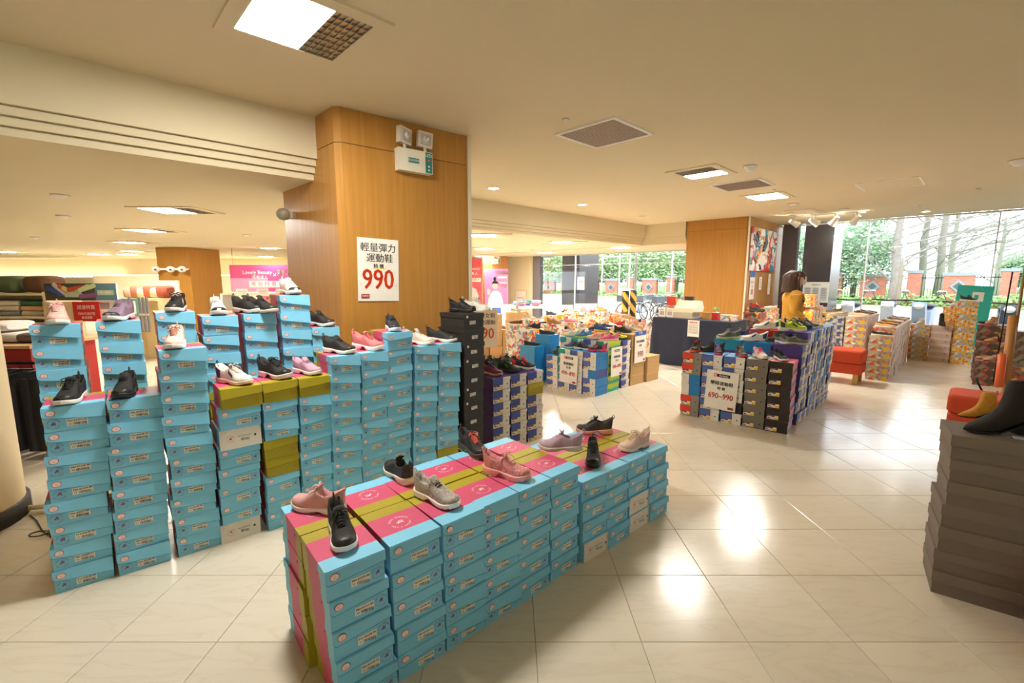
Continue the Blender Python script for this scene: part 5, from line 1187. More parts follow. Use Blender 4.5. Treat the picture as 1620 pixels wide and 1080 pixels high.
# card under the boot
t = thing('paper_slip', 'white printed paper slip under the black ankle boot', 'paper', (2.36, 2.0, 7*.1165+.0006), R(-40)); b = MB(); b.box(-.035, -.025, 0, .035, .025, .0004, M_white); fin(b, 'sheet', t)
b = MB(); [b.box(-.03, -.02+k*.008, .0004, .025, -.017+k*.008, .0006, cm('5a7fae', .6)) for k in range(5)]; fin(b, 'print_lines', t)
# mustard child boots beyond
for i, (dx, z) in enumerate(((0, 0), (.1, .0))):
    pass
stack('the low step behind the ankle boot', 2.80, 2.55, -36, ['gr']*6, .34, .2, .1165, None, 'grey-brown boxes', .004, skip=6)
ankle_boot(2.93, 2.66, 6*.1165+.001, 165, 'c98f2a', 'mustard yellow child boot with white cuff behind the black boot', .62)

# red bag corner bottom right
t = thing('red_bag', 'red glossy bag on the floor at the bottom right corner', 'bag', (2.30, 1.70, 0)); b = MB(); b.lathe([(0, 0), (.08, 0), (.11, .08), (.1, .2), (.05, .26), (0, .27)], cm('b8283a', .35), 18); fin(b, 'pouch', t); b = MB(); b.tube([(-.05, 0, .25), (-.04, 0, .36), (.04, 0, .36), (.05, 0, .25)], .008, cm('8a1a2a', .4)); fin(b, 'strap', t)

# ================================================================== BENCHES
def rbox(mb, x0, y0, z0, x1, y1, z1, r, m, n=4):
    cx, cy = (x0+x1)/2, (y0+y1)/2; rows = []
    prof = [(0, z0, r)]+[(r*(1-math.cos(k*math.pi/2/n)), 0, 0) for k in range(0)]
    lv = [(z0+r*(1-math.cos(t)), r*(1-math.sin(t))) for t in [math.pi/2*k/n for k in range(n+1)]]+[(z1-r*(1-math.cos(t)), r*(1-math.sin(t))) for t in [math.pi/2*k/n for k in range(n, -1, -1)]]
    for z, ins in lv:
        r2 = r*1.3; row = []
        X0, X1, Y0_, Y1 = x0+ins, x1-ins, y0+ins, y1-ins
        for (px, py, a0) in ((X1-r2, Y1-r2, 0), (X0+r2, Y1-r2, 90), (X0+r2, Y0_+r2, 180), (X1-r2, Y0_+r2, 270)):
            for k in range(4): t = R(a0+30*k); row.append((px+r2*math.cos(t), py+r2*math.sin(t), z))
        rows.append(row)
    mb.grid(rows, m, closed=True); k = len(rows[0]); mb.add(rows[0], [tuple(range(k-1, -1, -1))], m); mb.add(rows[-1], [tuple(range(k))], m)
M_fab = cm('cc4a2a', .9, bump=.5, bscale=300, var=.08, vscale=30); M_lw = cm('c9a25a', .5)
def bench(a0, b0, a1, b1, z, label):
    cx, cy = ab((a0+a1)/2, (b0+b1)/2); w, d = a1-a0, b1-b0
    t = thing('bench', label, 'bench', (cx, cy, 0), TH)
    b = MB(); rbox(b, -w/2, -d/2, z*.62, w/2, d/2, z, .035, M_fab); fin(b, 'seat_cushion', t)
    b = MB(); rbox(b, -w/2+.01, -d/2+.01, z*.3, w/2-.01, d/2-.01, z*.615, .02, M_fab); fin(b, 'base', t)
    for sx in (-1, 1):
        for sy in (-1, 1): b = MB(); x, y = sx*(w/2-.06), sy*(d/2-.07); b.box(x-.03, y-.03, 0, x+.03, y+.03, z*.3+.005, M_lw); fin(b, 'leg', t)
bench(8.06, 1.10, 8.50, 2.35, .5, 'orange-red upholstered bench beside the flower-print stacks')
bench(5.86, -1.1, 6.34, .13, .46, 'orange-red upholstered bench behind the grey-brown stack at the right edge')

# ================================================================== COUNTER
ccx, ccy = ab(7.98, 3.48)
t = thing('counter', 'sales counter draped in a dark navy cloth before the wooden pillar', 'counter', (ccx, ccy, 0), TH)
b = MB(); b.box(-.33, -.68, .79, .33, .68, .828, M_tan); fin(b, 'table_top', t)
for sx in (-1, 1):
    for sy in (-1, 1): b = MB(); b.box(sx*.28-.02, sy*.6-.02, 0, sx*.28+.02, sy*.6+.02, .79, M_darkm); fin(b, 'leg', t)
b = MB(); M_navy = cm('2b3042', .85, bump=.4, bscale=120, var=.12, vscale=10); per = []; N_ = 96
def persq(u, w=.345, d=.695):
    L4 = 2*(2*w+2*d); s = u*L4
    for (xa, ya, xb, yb) in ((-w, d, -w, -d), (-w, -d, w, -d), (w, -d, w, d), (w, d, -w, d)):
        l = math.hypot(xb-xa, yb-ya)
        if s <= l: k = s/l; nx_, ny_ = (yb-ya)/l, -(xb-xa)/l; return xa+(xb-xa)*k, ya+(yb-ya)*k, -nx_*-1, -ny_*-1
        s -= l
    return -w, d, -1, 0
rows = []
for zi in range(7):
    z = .832*(1-zi/6)+.004; row = []
    for k in range(N_):
        x, y, nx_, ny_ = persq(k/N_); amp = .028*(zi/6)*math.sin(k*.9+math.sin(k*.35)*2)+.03*(zi/6)
        row.append((x-nx_*-amp if False else x+(x/ .345 if abs(x) > .34 else 0)*amp, y+(y/.695 if abs(y) > .69 else 0)*amp, z))
    rows.append(row)
b.grid(rows, M_navy, closed=True); b.add([(-.345, -.695, .836), (.345, -.695, .836), (.345, .695, .836), (-.345, .695, .836)], [(0, 1, 2, 3)], M_navy)
cl = link('tablecloth', b.mesh('tablecloth'), None, (ccx, ccy, 0), TH, 'dark navy cloth hanging to the floor around the sales counter', 'cloth')
def onc(a, bb, z=.838): x, y = ab(a, bb); return (x, y, z)
fx, fy = ab(7.62, 3.35)
poster('notice', 'white paper notice taped on the front of the navy counter cloth', 'sign', (fx-.075, fy-.075, .70), R(-46), .2, .28, [('t', '購物須知', 0, .1, .035, M_pr, 1, .001), ('t', '發票自動兌獎', 0, .055, .025, M_pr)]+[('r', -.08, .025-k*.018, .08, .03-k*.018, cm('8a8078', .6)) for k in range(7)])
def item_box(name, label, cat, a, bb, w, d, h, m, z=.838, rz=TH, extra=None):
    t = thing(name, label, cat, onc(a, bb, z), rz); b = MB(); b.box(-w/2, -d/2, 0, w/2, d/2, h*.8, m); fin(b, 'body', t); b = MB(); b.box(-w/2-.004, -d/2-.004, h*.8, w/2+.004, d/2+.004, h, m); fin(b, 'lid', t)
    if extra: fin(flat(extra, 'print', y=-d/2-.0005), 'print', t)
    return t
M_beige = cm('d8cbb0', .5)
item_box('cash_box', 'beige cash register base at the left of the counter', 'register', 7.95, 3.72, .34, .42, .11, M_beige)
t = thing('cash_register', 'beige cash register with sloped cover on the counter', 'register', onc(7.98, 3.66, .95), TH); b = MB(); b.front([(-.17, 0), (.15, 0), (.17, .07), (.1, .19), (-.02, .2), (-.15, .06)], -.2, .2, M_beige); fin(b, 'housing', t); b = MB(); b.box(-.02, -.08, .2, .04, .08, .27, cm('3a3630', .5)); fin(b, 'display', t)
item_box('carton', 'small tan carton next to the cash register', 'box', 7.95, 3.30, .16, .12, .12, cm('b98a4a', .7))
for i, bb in enumerate((4.05, 3.90)):
    poster('card_holder', 'white notice card standing at the left end of the counter, %s one' % ('left', 'right')[i], 'sign', onc(7.74, bb, .93), R(-46), .13, .17, [('r', -.045, -.05, .045, .02, cm('b9b2a8', .6)), ('r', -.04, .04, .04, .05, M_pr)], group='cards on the counter')
item_box('red_box', 'red decorated box on the counter beside the small white pot', 'box', 7.90, 3.14, .1, .1, .12, M_red)
item_box('picture_box', 'colourful printed carton at the right end of the counter', 'box', 7.86, 2.90, .1, .26, .1, FLO['pale'])
def plant(loc, pot, label, h=.12, lh=.1, seed=1, flower=None):
    t = thing('potted_plant', label, 'plant', loc); b = MB(); b.lathe([(0, 0), (.04, 0), (.055, h), (.048, h), (.04, h-.015), (0, h-.015)], pot, 20); fin(b, 'pot', t)
    b = MB(); q = random.Random(seed)
    for k in range(26):
        a = q.uniform(0, 6.28); r = q.uniform(.02, .07); b.tube([(0, 0, h-.02), (math.cos(a)*r*.5, math.sin(a)*r*.5, h+lh*q.uniform(.4, .8)), (math.cos(a)*r, math.sin(a)*r, h+lh*q.uniform(.5, 1))], [.002, .006, .001], M_hedge if seed < 2 else M_leafd, 4)
    fin(b, 'leaves', t)
plant(onc(8.03, 3.20), M_white, 'small green plant in a white pot on the counter')
item_box('gift_box', 'printed souvenir carton stacked at the counter back corner', 'box', 8.18, 4.02, .2, .3, .2, FLO['mixed'], .838)
item_box('red_carton', 'red carton with white badge behind the yellow pot', 'box', 8.22, 4.10, .1, .18, .16, cm('d8402e', .5), 1.04, extra=[('c', 0, .08, .03, M_white)])
plant(onc(8.12, 3.93, 1.04), cm('e8a020', .5), 'green plant in a yellow pot on top of the souvenir carton', .12, .13, 3)
# painting and cards on the second pillar
pa = math.atan2(11.902-9.979, 6.978-5.128); un = (math.sin(pa), -math.cos(pa))
def onp(s, z): return (5.128+math.cos(pa)*s+un[0]*.012, 9.979+math.sin(pa)*s+un[1]*.012, z)
M_graf = graffiti_mat(); t = thing('painting', 'large colourful abstract painting on the wooden pillar behind the woman', 'painting', onp(1.02, 2.18), pa)
b = MB(); b.box(-.95, -.03, -.47, .95, 0, .47, M_graf); fin(b, 'canvas', t)
b = MB(); q = random.Random(8)
for k in range(22):
    x0, z0 = q.uniform(-.8, .8), q.uniform(-.38, .38); pts = [(x0, -.034, z0)]
    for j in range(5): x0 = max(-.9, min(.9, x0+q.uniform(-.16, .16))); z0 = max(-.43, min(.43, z0+q.uniform(-.12, .12))); pts.append((x0, -.034, z0))
    b.tube(pts, q.choice((.008, .014, .02)), [cm('2f3a44', .4), M_white, cm('d8402e', .4), cm('3f9ac0', .4), cm('f0a030', .4)][k % 5], 5)
fin(b, 'paint_strokes', t)
for s, w, h, z, l, hd in ((.38, .34, .62, 1.38, 'tall notice with blue header on the pillar left of the woman', 1), (.98, .22, .3, 1.42, 'small white card on the pillar left of the woman', 0), (1.7, .2, .5, 1.40, 'narrow white sheet on the pillar just behind the woman', 0)):
    poster('notice', l, 'sign', onp(s, z), pa, w, h, ([('r', -w/2, h*.3, w/2, h/2, M_hd), ('t', '男鞋特區', 0, .07, .06, M_pr), ('t', '全面', 0, -.02, .05, M_black), ('r', -.08, -.2, .08, -.08, cm('d88a8a', .6))] if hd else [('t', '公告', 0, h*.3, .05, M_black)]+[('r', -w*.35, h*.1-k*.04, w*.35, h*.1-k*.04+.008, cm('9a948c', .6)) for k in range(4)]))
px_, py_ = ab(13.16, 2.86); poster('notice', 'white printed sheets on the dark granite pier right of the woman', 'sign', (px_-.01, py_-.01, 1.2), R(-46), .55, .5, [('t', '活動辦法', 0, .18, .05, M_black)]+[('r', -.24+i*.17, -.2, -.1+i*.17, .12, cm('c9c9cc', .6)) for i in range(3)]+[('r', -.22+i*.17, .08-k*.04, -.12+i*.17, .09-k*.04, cm('7a7a7e', .6)) for i in range(3) for k in range(6)])
# shoe on box next to the woman
stack('the low stack at the left of the woman', 4.38, 7.95, 44, ['f_dark']*8, .3, .29, .118, None, GF, .004, skip=7)
shoe('run', ['24201e', '24201e', '1c1a18', '24201e', '24201e'], 4.42, 8.15, 8*.118+.001, -30, 'small black shoe on a dark box left of the woman', None)

# ================================================================== WOMAN
def skin_mesh(name, verts, edges, m, sub=2):
    me = bpy.data.meshes.new(name); me.from_pydata([v[0] for v in verts], edges, []); o = bpy.data.objects.new(name, me); C.objects.link(o)
    md = o.modifiers.new('s', 'SKIN'); me.skin_vertices[0].data[0].use_root = True
    for i, v in enumerate(verts):
        r = v[1]; me.skin_vertices[0].data[i].radius = (r, r) if not isinstance(r, tuple) else r
    s2 = o.modifiers.new('u', 'SUBSURF'); s2.levels = sub; s2.render_levels = sub
    dg = bpy.context.evaluated_depsgraph_get(); dg.update(); nm = bpy.data.meshes.new_from_object(o.evaluated_get(dg)); C.objects.unlink(o); bpy.data.objects.remove(o)
    nm.materials.clear(); nm.materials.append(m); nm.polygons.foreach_set('use_smooth', [True]*len(nm.polygons)); nm.name = name; return nm
M_skin = cm('e0b498', .5, spec=.4); M_sweat = cm('cc9330', .9, bump=.6, bscale=90, var=.1, vscale=14); M_hair = cm('4a3022', .55, var=.3, vscale=40); M_jean = cm('2c3348', .85); M_mask = cm('e6e8e2', .7)
# local frame: x forward (facing), z up
wm = thing('person', 'woman in a mustard sweater with long brown hair and a white face mask', 'person', (3.99, 6.42, 0), R(-8))
v = [((0, 0, .90), (.13, .15)), ((0, 0, 1.05), (.11, .13)), ((-.01, 0, 1.22), (.12, .15)), ((-.01, 0, 1.33), (.09, .12)), ((0, 0, 1.39), .052), ((.012, 0, 1.44), .048), ((.04, 0, 1.485), (.078, .066)), ((.032, 0, 1.54), (.098, .078)), ((.01, 0, 1.595), (.07, .062)),
     ((-.01, .15, 1.32), .055), ((.02, .21, 1.16), .043), ((.22, .165, 1.11), .034), ((.29, .14, 1.12), .026),
     ((-.03, -.15, 1.32), .055), ((-.09, -.21, 1.09), .043), ((.05, -.22, .99), .034), ((.12, -.2, .96), .026),
     ((0, .085, .84), .09), ((.01, .09, .5), .062), ((-.02, .09, .10), .04), ((.1, .1, .035), .034),
     ((0, -.085, .84), .09), ((.01, -.09, .5), .062), ((-.02, -.09, .10), .04), ((.1, -.1, .035), .034)]
e = [(0, 1), (1, 2), (2, 3), (3, 4), (4, 5), (5, 6), (6, 7), (7, 8), (3, 9), (9, 10), (10, 11), (11, 12), (3, 13), (13, 14), (14, 15), (15, 16), (0, 17), (17, 18), (18, 19), (19, 20), (0, 21), (21, 22), (22, 23), (23, 24)]
link('body', skin_mesh('body', v, e, M_skin), wm)
v = [((0, 0, .86), (.15, .17)), ((0, 0, 1.02), (.135, .16)), ((-.01, 0, 1.2), (.135, .16)), ((-.01, 0, 1.32), (.10, .13)), ((0, 0, 1.385), (.066, .07)), ((0, 0, 1.405), (.062, .064)),
     ((-.01, .15, 1.31), .07), ((.02, .21, 1.16), .06), ((.2, .17, 1.11), .052), ((.24, .16, 1.112), .04), ((-.03, -.15, 1.31), .07), ((-.09, -.215, 1.09), .064), ((.02, -.225, 1.01), .054), ((.06, -.22, .985), .04)]
e = [(0, 1), (1, 2), (2, 3), (3, 4), (4, 5), (3, 6), (6, 7), (7, 8), (8, 9), (3, 10), (10, 11), (11, 12), (12, 13)]
link('sweater', skin_mesh('sweater', v, e, M_sweat), wm)
v = [((0, 0, .92), (.15, .16)), ((0, .09, .82), .105), ((.01, .092, .5), .08), ((-.02, .09, .1), .065), ((0, -.09, .82), .105), ((.01, -.092, .5), .08), ((-.02, -.09, .1), .065)]
link('trousers', skin_mesh('trousers', v, [(0, 1), (1, 2), (2, 3), (0, 4), (4, 5), (5, 6)], M_jean), wm)
for sg in (1, -1):
    b = MB(); b.blob((.06, sg*.095, .03), (.13, .05, .04), M_white); fin(b, 'shoe', wm)
# hands: palm with five fingers each, curled
for sg, hx, hy, hz in ((1, .305, .138, 1.122), (-1, .135, -.195, .955)):
    vv = [((hx-.02, hy, hz), .022), ((hx+.03, hy, hz), (.014, .03)), ((hx+.06, hy, hz-.003), (.012, .03))]; ee = [(0, 1), (1, 2)]
    for f in range(4):
        o_ = len(vv); yy = hy+(f-1.5)*.018; l = (.03, .036, .034, .026)[f]
        vv += [((hx+.066, yy, hz-.004), .0095), ((hx+.066+l, yy, hz-.012), .0085), ((hx+.07+l*1.5, yy, hz-.032), .0075)]; ee += [(2, o_), (o_, o_+1), (o_+1, o_+2)]
    o_ = len(vv); vv += [((hx+.02, hy-sg*.032, hz-.008), .011), ((hx+.048, hy-sg*.046, hz-.018), .0095), ((hx+.07, hy-sg*.044, hz-.028), .008)]; ee += [(1, o_), (o_, o_+1), (o_+1, o_+2)]
    link('hand', skin_mesh('hand', vv, ee, M_skin, 1), wm)
b = MB()  # hair cap and long hair
rows = []
for i in range(13):
    t_ = i/12; z = 1.655-.30*t_
    rx = .13*math.sin(min(1, t_*3+.12)*math.pi/2)*(1-.1*t_); ry = .092*math.sin(min(1, t_*3+.12)*math.pi/2)
    cxh = -.03-.02*t_; row = []
    for k in range(22):
        a = R(76)+R(208)*k/21 if t_ > .2 else R(20)+R(320)*k/21
        w = 1+.05*math.sin(k*2.1+i)
        row.append((cxh+rx*math.cos(a)*w, ry*math.sin(a)*w*(1.0+.1*t_), z+.01*math.sin(k*1.7)))
    rows.append(row)
b.grid(rows, M_hair)
b.blob((-.005, 0, 1.585), (.125, .092, .072), M_hair, 18)
rows = [[(.092+.03*math.sin(j*.5)-.6*((k-4)*.017)**2*10, (k-4)*.017, 1.64-.017*j) for k in range(9)] for j in range(4)]; b.grid(rows, M_hair)
for sg in (-1, 1): b.tube([(.02, sg*.078, 1.61), (.0, sg*.086, 1.5), (.01, sg*.09, 1.41), (.05, sg*.088, 1.33), (.08, sg*.078, 1.27)], [.014, .02, .022, .018, .005], M_hair, 8)
fin(b, 'hair', wm)
b = MB(); rows = []
for i in range(6):
    z = 1.53-.075*i/5; row = []
    for k in range(9): a = R(-62+124*k/8); row.append((.045+(.104-.012*abs(i-2))*math.cos(a), .078*math.sin(a)*1.05, z))
    rows.append(row)
b.grid(rows, M_mask); fin(b, 'face_mask', wm)
b = MB(); b.blob((.137, 0, 1.535), (.014, .012, .022), M_skin); fin(b, 'nose', wm)
for sg in (-1, 1):
    b = MB(); b.blob((.118, sg*.032, 1.562), (.008, .014, .008), M_white); b.blob((.124, sg*.032, 1.562), (.004, .007, .007), cm('2a1c14', .3)); fin(b, 'eye', wm)
    b = MB(); b.blob((.0, sg*.082, 1.545), (.018, .01, .03), M_skin); fin(b, 'ear', wm)
    b = MB(); b.tube([(.117, sg*.02, 1.583), (.112, sg*.048, 1.584)], .003, M_hair, 5); fin(b, 'eyebrow', wm)
# ================================================================== LEFT DEPARTMENT IN THE BACKGROUND
M_shelf = cm('e6d3a6', .6)
SHY = 6.25
def shelfpt(px, py, y=SHY): return atd(px, py, y)
t = thing('shelf_unit', 'cream open shelf unit stacked with towels at the far left', 'shelf', (0, 0, 0))
xL, xR = -9.0, -6.42
b = MB(); b.box(xR-.05, SHY, 0, xR, SHY+.5, 1.36, M_shelf); fin(b, 'side_panel', t)
b = MB(); b.box(xL, SHY, 0, xL+.05, SHY+.5, 1.36, M_shelf); fin(b, 'side_panel', t)
b = MB(); b.box(xL, SHY+.5, 0, xR, SHY+.52, 1.36, cm('cdb98c', .7)); fin(b, 'back_panel', t)
lev = [.35, .70, 1.02, 1.34]
for z in lev+[.05]: b = MB(); b.box(xL+.05, SHY, z-.03, xR-.05, SHY+.5, z, M_shelf); fin(b, 'shelf_board', t)
def towel(x, y, z, w, d, h, col, label, group='folded towels on the shelf'):
    t = thing('folded_towel', label, 'towel', (x, y, z), 0, group); b = MB(); m = cm(col, .95, bump=.5, bscale=200)
    rows = []; n = 10
    for i in range(2):
        rows.append([(-w/2+w*i, -d/2+(h/2)*(1-math.sin(a)) if False else -d/2+h*.4*(1-abs(math.cos(a))) , h/2+h/2*math.sin(a)) for a in [(-math.pi/2+math.pi*k/n) for k in range(n+1)]]+[(-w/2+w*i, d/2, h), (-w/2+w*i, d/2, 0)])
    b.grid(rows, m, closed=True); b.add(rows[0], [tuple(range(len(rows[0])-1, -1, -1))], m); b.add(rows[1], [tuple(range(len(rows[1])))], m)
    fin(b, 'towel_cloth', t)
    b = MB(); b.box(-w/2-.001, -d/2+h*.3, h*.46, w/2+.001, -d/2+h*.44, h*.5, cm('e6dcc8', .9)); fin(b, 'fold_edge', t)
q = random.Random(17)
cols = ['c9b8a0', 'd9a890', '8a8e90', 'd8cfae', '5f6a86', 'cfa070', '98a898', 'd8c8a8', '47506a', 'b8705a', '3f6a50', '7a5a40', 'e0d6c0']
names = ['grey', 'peach', 'steel', 'cream', 'slate blue', 'ochre', 'sage', 'sand', 'dark blue', 'rust', 'dark green', 'brown', 'ivory']
k = 0
for li, z in enumerate(lev[:3]):
    for xi in range(5):
        x = xR-.25-.37*xi; z2 = z
        for s in range(3 if li < 3 else 1):
            c = (k*5+3*li) % 13; h = .07 if li < 3 else .2
            towel(x, SHY+.24, z2+.001, .33, .4, h, cols[c], '%s folded towel, layer %d, %s shelf, pile %s from shelf end' % (names[c], s+1, ['bottom', 'lower', 'middle', 'top'][li], ORDW[xi])); z2 += h+.003; k += 1
# pillows of bedding on top of the shelf
def cushion(x, y, z, w, d, h, col, label, cat='cushion', group=None, rz=0, ry=0):
    t = thing('cushion', label, cat, (x, y, z), 0, group); t.rotation_euler = (0, ry, rz); b = MB(); rows = []
    for i in range(9):
        v = -1+i/4; r = []; fl_ = 1-abs(v)**6*.35
        for j in range(16):
            a = 2*math.pi*j/16; e = abs(v)**3; ca_, sa_ = math.cos(a), math.sin(a); r.append((w/2*v, d/2*abs(ca_)**.5*(1 if ca_ > 0 else -1)*fl_, h/2+h/2*abs(sa_)**.5*(1 if sa_ > 0 else -1)*fl_))
        rows.append(r)
    b.grid(rows, cm(col, .9), closed=True); b.add(rows[0], [tuple(range(15, -1, -1))], cm(col, .9)); b.add(rows[-1], [tuple(range(16))], cm(col, .9)); fin(b, 'pad', t); b = MB(); b.tube([(-w/2, 0, h/2), (-w/2*.5, -d*.49, h/2), (w/2*.5, -d*.49, h/2), (w/2, 0, h/2)], .004, cm(col, .7)); fin(b, 'piping', t)
for i, (x, c, n) in enumerate([(-7.08, '5d6a48', 'olive'), (-6.66, '6a4a2e', 'brown'), (-7.5, 'b9b2a8', 'grey striped'), (-7.95, '2f4a3a', 'dark green'), (-8.4, 'c9b89a', 'sand')]):
    cushion(x, SHY+.25, 1.342, .36, .36, .24, c, '%s bedding bundle on top of the left shelf unit' % n, group='bedding bundles')
# picture board of folded towels
x0, _, z0 = shelfpt(75, 475, 5.9); x1, _, z1 = shelfpt(185, 448, 5.9); w, h = x1-x0, z1-z0
it = [('r', -w/2, -h/2, w*.2, h/2, cm('4f4a3c', .6)), ('r', w*.2, -h/2, w/2, h/2, cm('5f8490', .5)), ('r', w*.23, -h*.18, w*.46, h*.1, cm('b9c9a0', .5)), ('t', '毛巾專區', w*.345, -h*.04, h*.17, M_white)]
for i, (cx, cz, a, c) in enumerate([(-.36, .05, -.4, '3f5a9a'), (-.28, .16, -.7, 'c9c9c4'), (-.2, .1, -.6, 'c9604a'), (-.14, .02, -.5, 'd8cf7a'), (-.06, .22, .2, 'b8443a'), (.02, .15, .5, 'a8c87a'), (.1, .26, .3, 'c9d8a0'), (-.1, -.2, 0, 'b8c8b0'), (.1, -.25, .1, '8a5a86')]):
    cx *= w; cz *= h*.9; l, t_ = w*.13, h*.13; ca_, sa_ = math.cos(a), math.sin(a)
    it.append(('p', [(cx+u*l*ca_-v*t_*sa_, cz+u*l*sa_+v*t_*ca_) for u, v in ((-.9, -1), (.8, -1), (1, -.5), (1, .5), (.8, 1), (-.9, 1), (-1, 0))], cm(c, .6)))
poster('picture_board', 'picture board of stacked coloured towels above the leftmost back stack', 'sign', ((x0+x1)/2, 5.9, (z0+z1)/2), 0, w, h, it, th=.02)
x0, _, z0 = shelfpt(119, 508, 5.88); x1, _, z1 = shelfpt(157, 477, 5.88); w, h = x1-x0, z1-z0
poster('red_sign', 'red sale placard hanging below the towel picture board', 'sign', ((x0+x1)/2, 5.88, (z0+z1)/2), 0, w, h, [('t', '超值特賣', 0, h*.2, w*.17, M_white), ('t', 'FAVORITE', 0, -h*.12, w*.14, M_white), ('t', '歡迎選購', 0, -h*.32, w*.1, M_white)], col=M_red, th=.01)
x0, _, z0 = shelfpt(74, 520, 5.95); x1, _, z1 = shelfpt(119, 477, 5.95)
poster('display_board', 'plain beige display panel behind the pale pink trainer', 'panel', ((x0+x1)/2, 5.97, (z0+z1)/2), 0, x1-x0, z1-z0, [], th=.03, col=M_shelf)
x0, _, z0 = shelfpt(158, 508, 5.9); x1, _, z1 = shelfpt(192, 476, 5.9); w, h = x1-x0, z1-z0
poster('notice', 'white notice with pink block behind the mauve slip-on', 'sign', ((x0+x1)/2, 5.9, (z0+z1)/2), 0, w, h, [('r', -w*.4, h*.1, 0, h*.42, cm('a8a098', .6)), ('r', -w*.3, -h*.45, w*.3, -h*.05, cm('f0b0c8', .6))])
x0, _, z0 = shelfpt(195, 500, 6.4); x1, _, z1 = shelfpt(218, 472, 6.4)
poster('framed_notice', 'teal framed notice right of the mauve slip-on', 'sign', ((x0+x1)/2, 6.4, (z0+z1)/2), 0, x1-x0, z1-z0, [('r', -.08, -.09, .08, .09, M_paper)], col=cm('6a9a90', .5))
# hanging striped towels
for i, px in enumerate((221, 227, 233)):
    x, _, z = shelfpt(px, 488, 6.5); t = thing('hanging_towel', 'grey striped towel on the wall shelf, %s of three' % ('left', 'middle', 'right')[i], 'towel', (x, 6.5, z-.2), 0, 'hanging striped towels'); b = MB(); b.grid([[(-.022+.011*k, .006*math.sin(k*2), z_) for k in range(5)] for z_ in (.36, .1, -.14)], cm('7a7670', .9)); fin(b, 'cloth', t); b = MB(); b.box(-.02, -.01, .1, .02, -.006, .13, cm('c9c2b4', .8)); fin(b, 'stripe', t)
# wall shelf with wrapped bedding (185-250)
t = thing('wall_shelf', 'cream shelf with rolled bedding left of the spotlight pillar', 'shelf')
x0 = shelfpt(186, 470, 8.2)[0]; x1 = shelfpt(252, 470, 8.2)[0]; b = MB(); b.box(x0, 8.2, 1.14, x1, 8.7, 1.18, M_shelf); fin(b, 'shelf_board', t); b = MB(); b.box(x0, 8.7, 0, x1, 8.74, 1.5, M_shelf); fin(b, 'back_panel', t); b = MB(); b.box(x0, 8.2, .0, x0+.04, 8.7, 1.14, M_shelf); fin(b, 'side_panel', t)
b = MB(); b.box(x1-.04, 8.2, .0, x1, 8.7, 1.14, M_shelf); fin(b, 'side_panel', t)
for i in range(6):
    x = x0+.09+(x1-x0-.16)*i/5; cushion(x, 8.45, 1.181, .2, .3, .2+.03*(i % 2), ['c9a88a', 'a8705a', 'd8c4a4', 'b8583f', 'c9b090', '9a4a34'][i], '%s bedding roll on the wall shelf, %s from left' % (['beige', 'clay', 'cream', 'red', 'sand', 'dark red'][i], ORDW[i]), group='bedding rolls')
# clothes rail
t = thing('clothes_rail', 'black clothes rail at the left edge holding dark trousers', 'rail', (-4.35, 3.85, 0)); b = MB(); b.tube([(-.75, 0, .82), (.5, 0, .82)], .012, M_darkm, 8); fin(b, 'bar', t)
for x in (-.7, .45): b = MB(); b.tube([(x, 0, .82), (x, 0, .02)], .012, M_darkm, 8); b.tube([(x, -.2, .02), (x, .2, .02)], .012, M_darkm, 8); fin(b, 'upright', t)
for k in range(11):
    x = -4.35+.40-.105*k; t = thing('hanging_trousers', 'pair of black trousers on the rail, %s from its right end' % (ORDW+['eleventh'])[k], 'trousers', (x, 3.85, 0), R(8*math.sin(k*2)), 'black trousers on the rail')
    b = MB(); b.grid([[(-.04, -.2, z), (-.03, -.1+.01*k2, z), (-.04, .0, z), (-.028, .1, z), (-.04, .2, z), (.03, .2, z), (.038, .1, z), (.028, 0, z), (.038, -.1, z), (.03, -.2, z)] for k2, z in enumerate((.72, .5, .28, .1))], cm('1f1e22', .9), closed=True); fin(b, 'cloth', t)
    b = MB(); b.tube([(0, -.18, .73), (0, 0, .77), (0, .18, .73)], .006, M_darkm, 5); b.tube([(0, 0, .77), (0, 0, .80), (0, .012, .835), (0, -.01, .836)], .004, M_darkm, 5); fin(b, 'hanger', t)
# small red table with knit pile
t = thing('display_table', 'red-draped display table behind the clothes rail', 'table', (-5.25, 4.75, 0)); b = MB(); b.box(-.55, -.35, 0, .5, .35, .86, cm('a82a22', .8)); fin(b, 'cover', t); b = MB(); b.box(-.57, -.37, .86, .52, .37, .89, cm('c9a070', .5)); fin(b, 'top', t)
for i, (dx, z, c, n) in enumerate([(-.3, .89, 'b8b0a8', 'grey'), (.05, .89, 'cfc6bc', 'pale grey'), (.32, .89, '6a5a54', 'brown'), (-.1, 1.0, 'd8d0c8', 'white'), (-.35, 1.0, 'c9502f', 'orange red')]):
    cushion(-5.25+dx, 4.75, z+.001, .32, .4, .1, c, '%s knitted bundle on the red table at the far left' % n, group='knits on the red table')
# spotlights on the background pillar
t = thing('pillar_spotlight', 'pair of small white round cameras on the left background pillar', 'camera', (-9.2, 12.3, 1.78)); b = MB(); b.box(-.3, -.06, -.02, .45, .09, .03, M_white); fin(b, 'bracket', t)
for x in (-.3, .1, .4): b = MB(); b.blob((x, -.1, .0), (.1, .1, .085), M_white, 12); b.blob((x+.05, -.18, -.01), (.035, .03, .03), cm('5a6a80', .3), 8); fin(b, 'head', t)
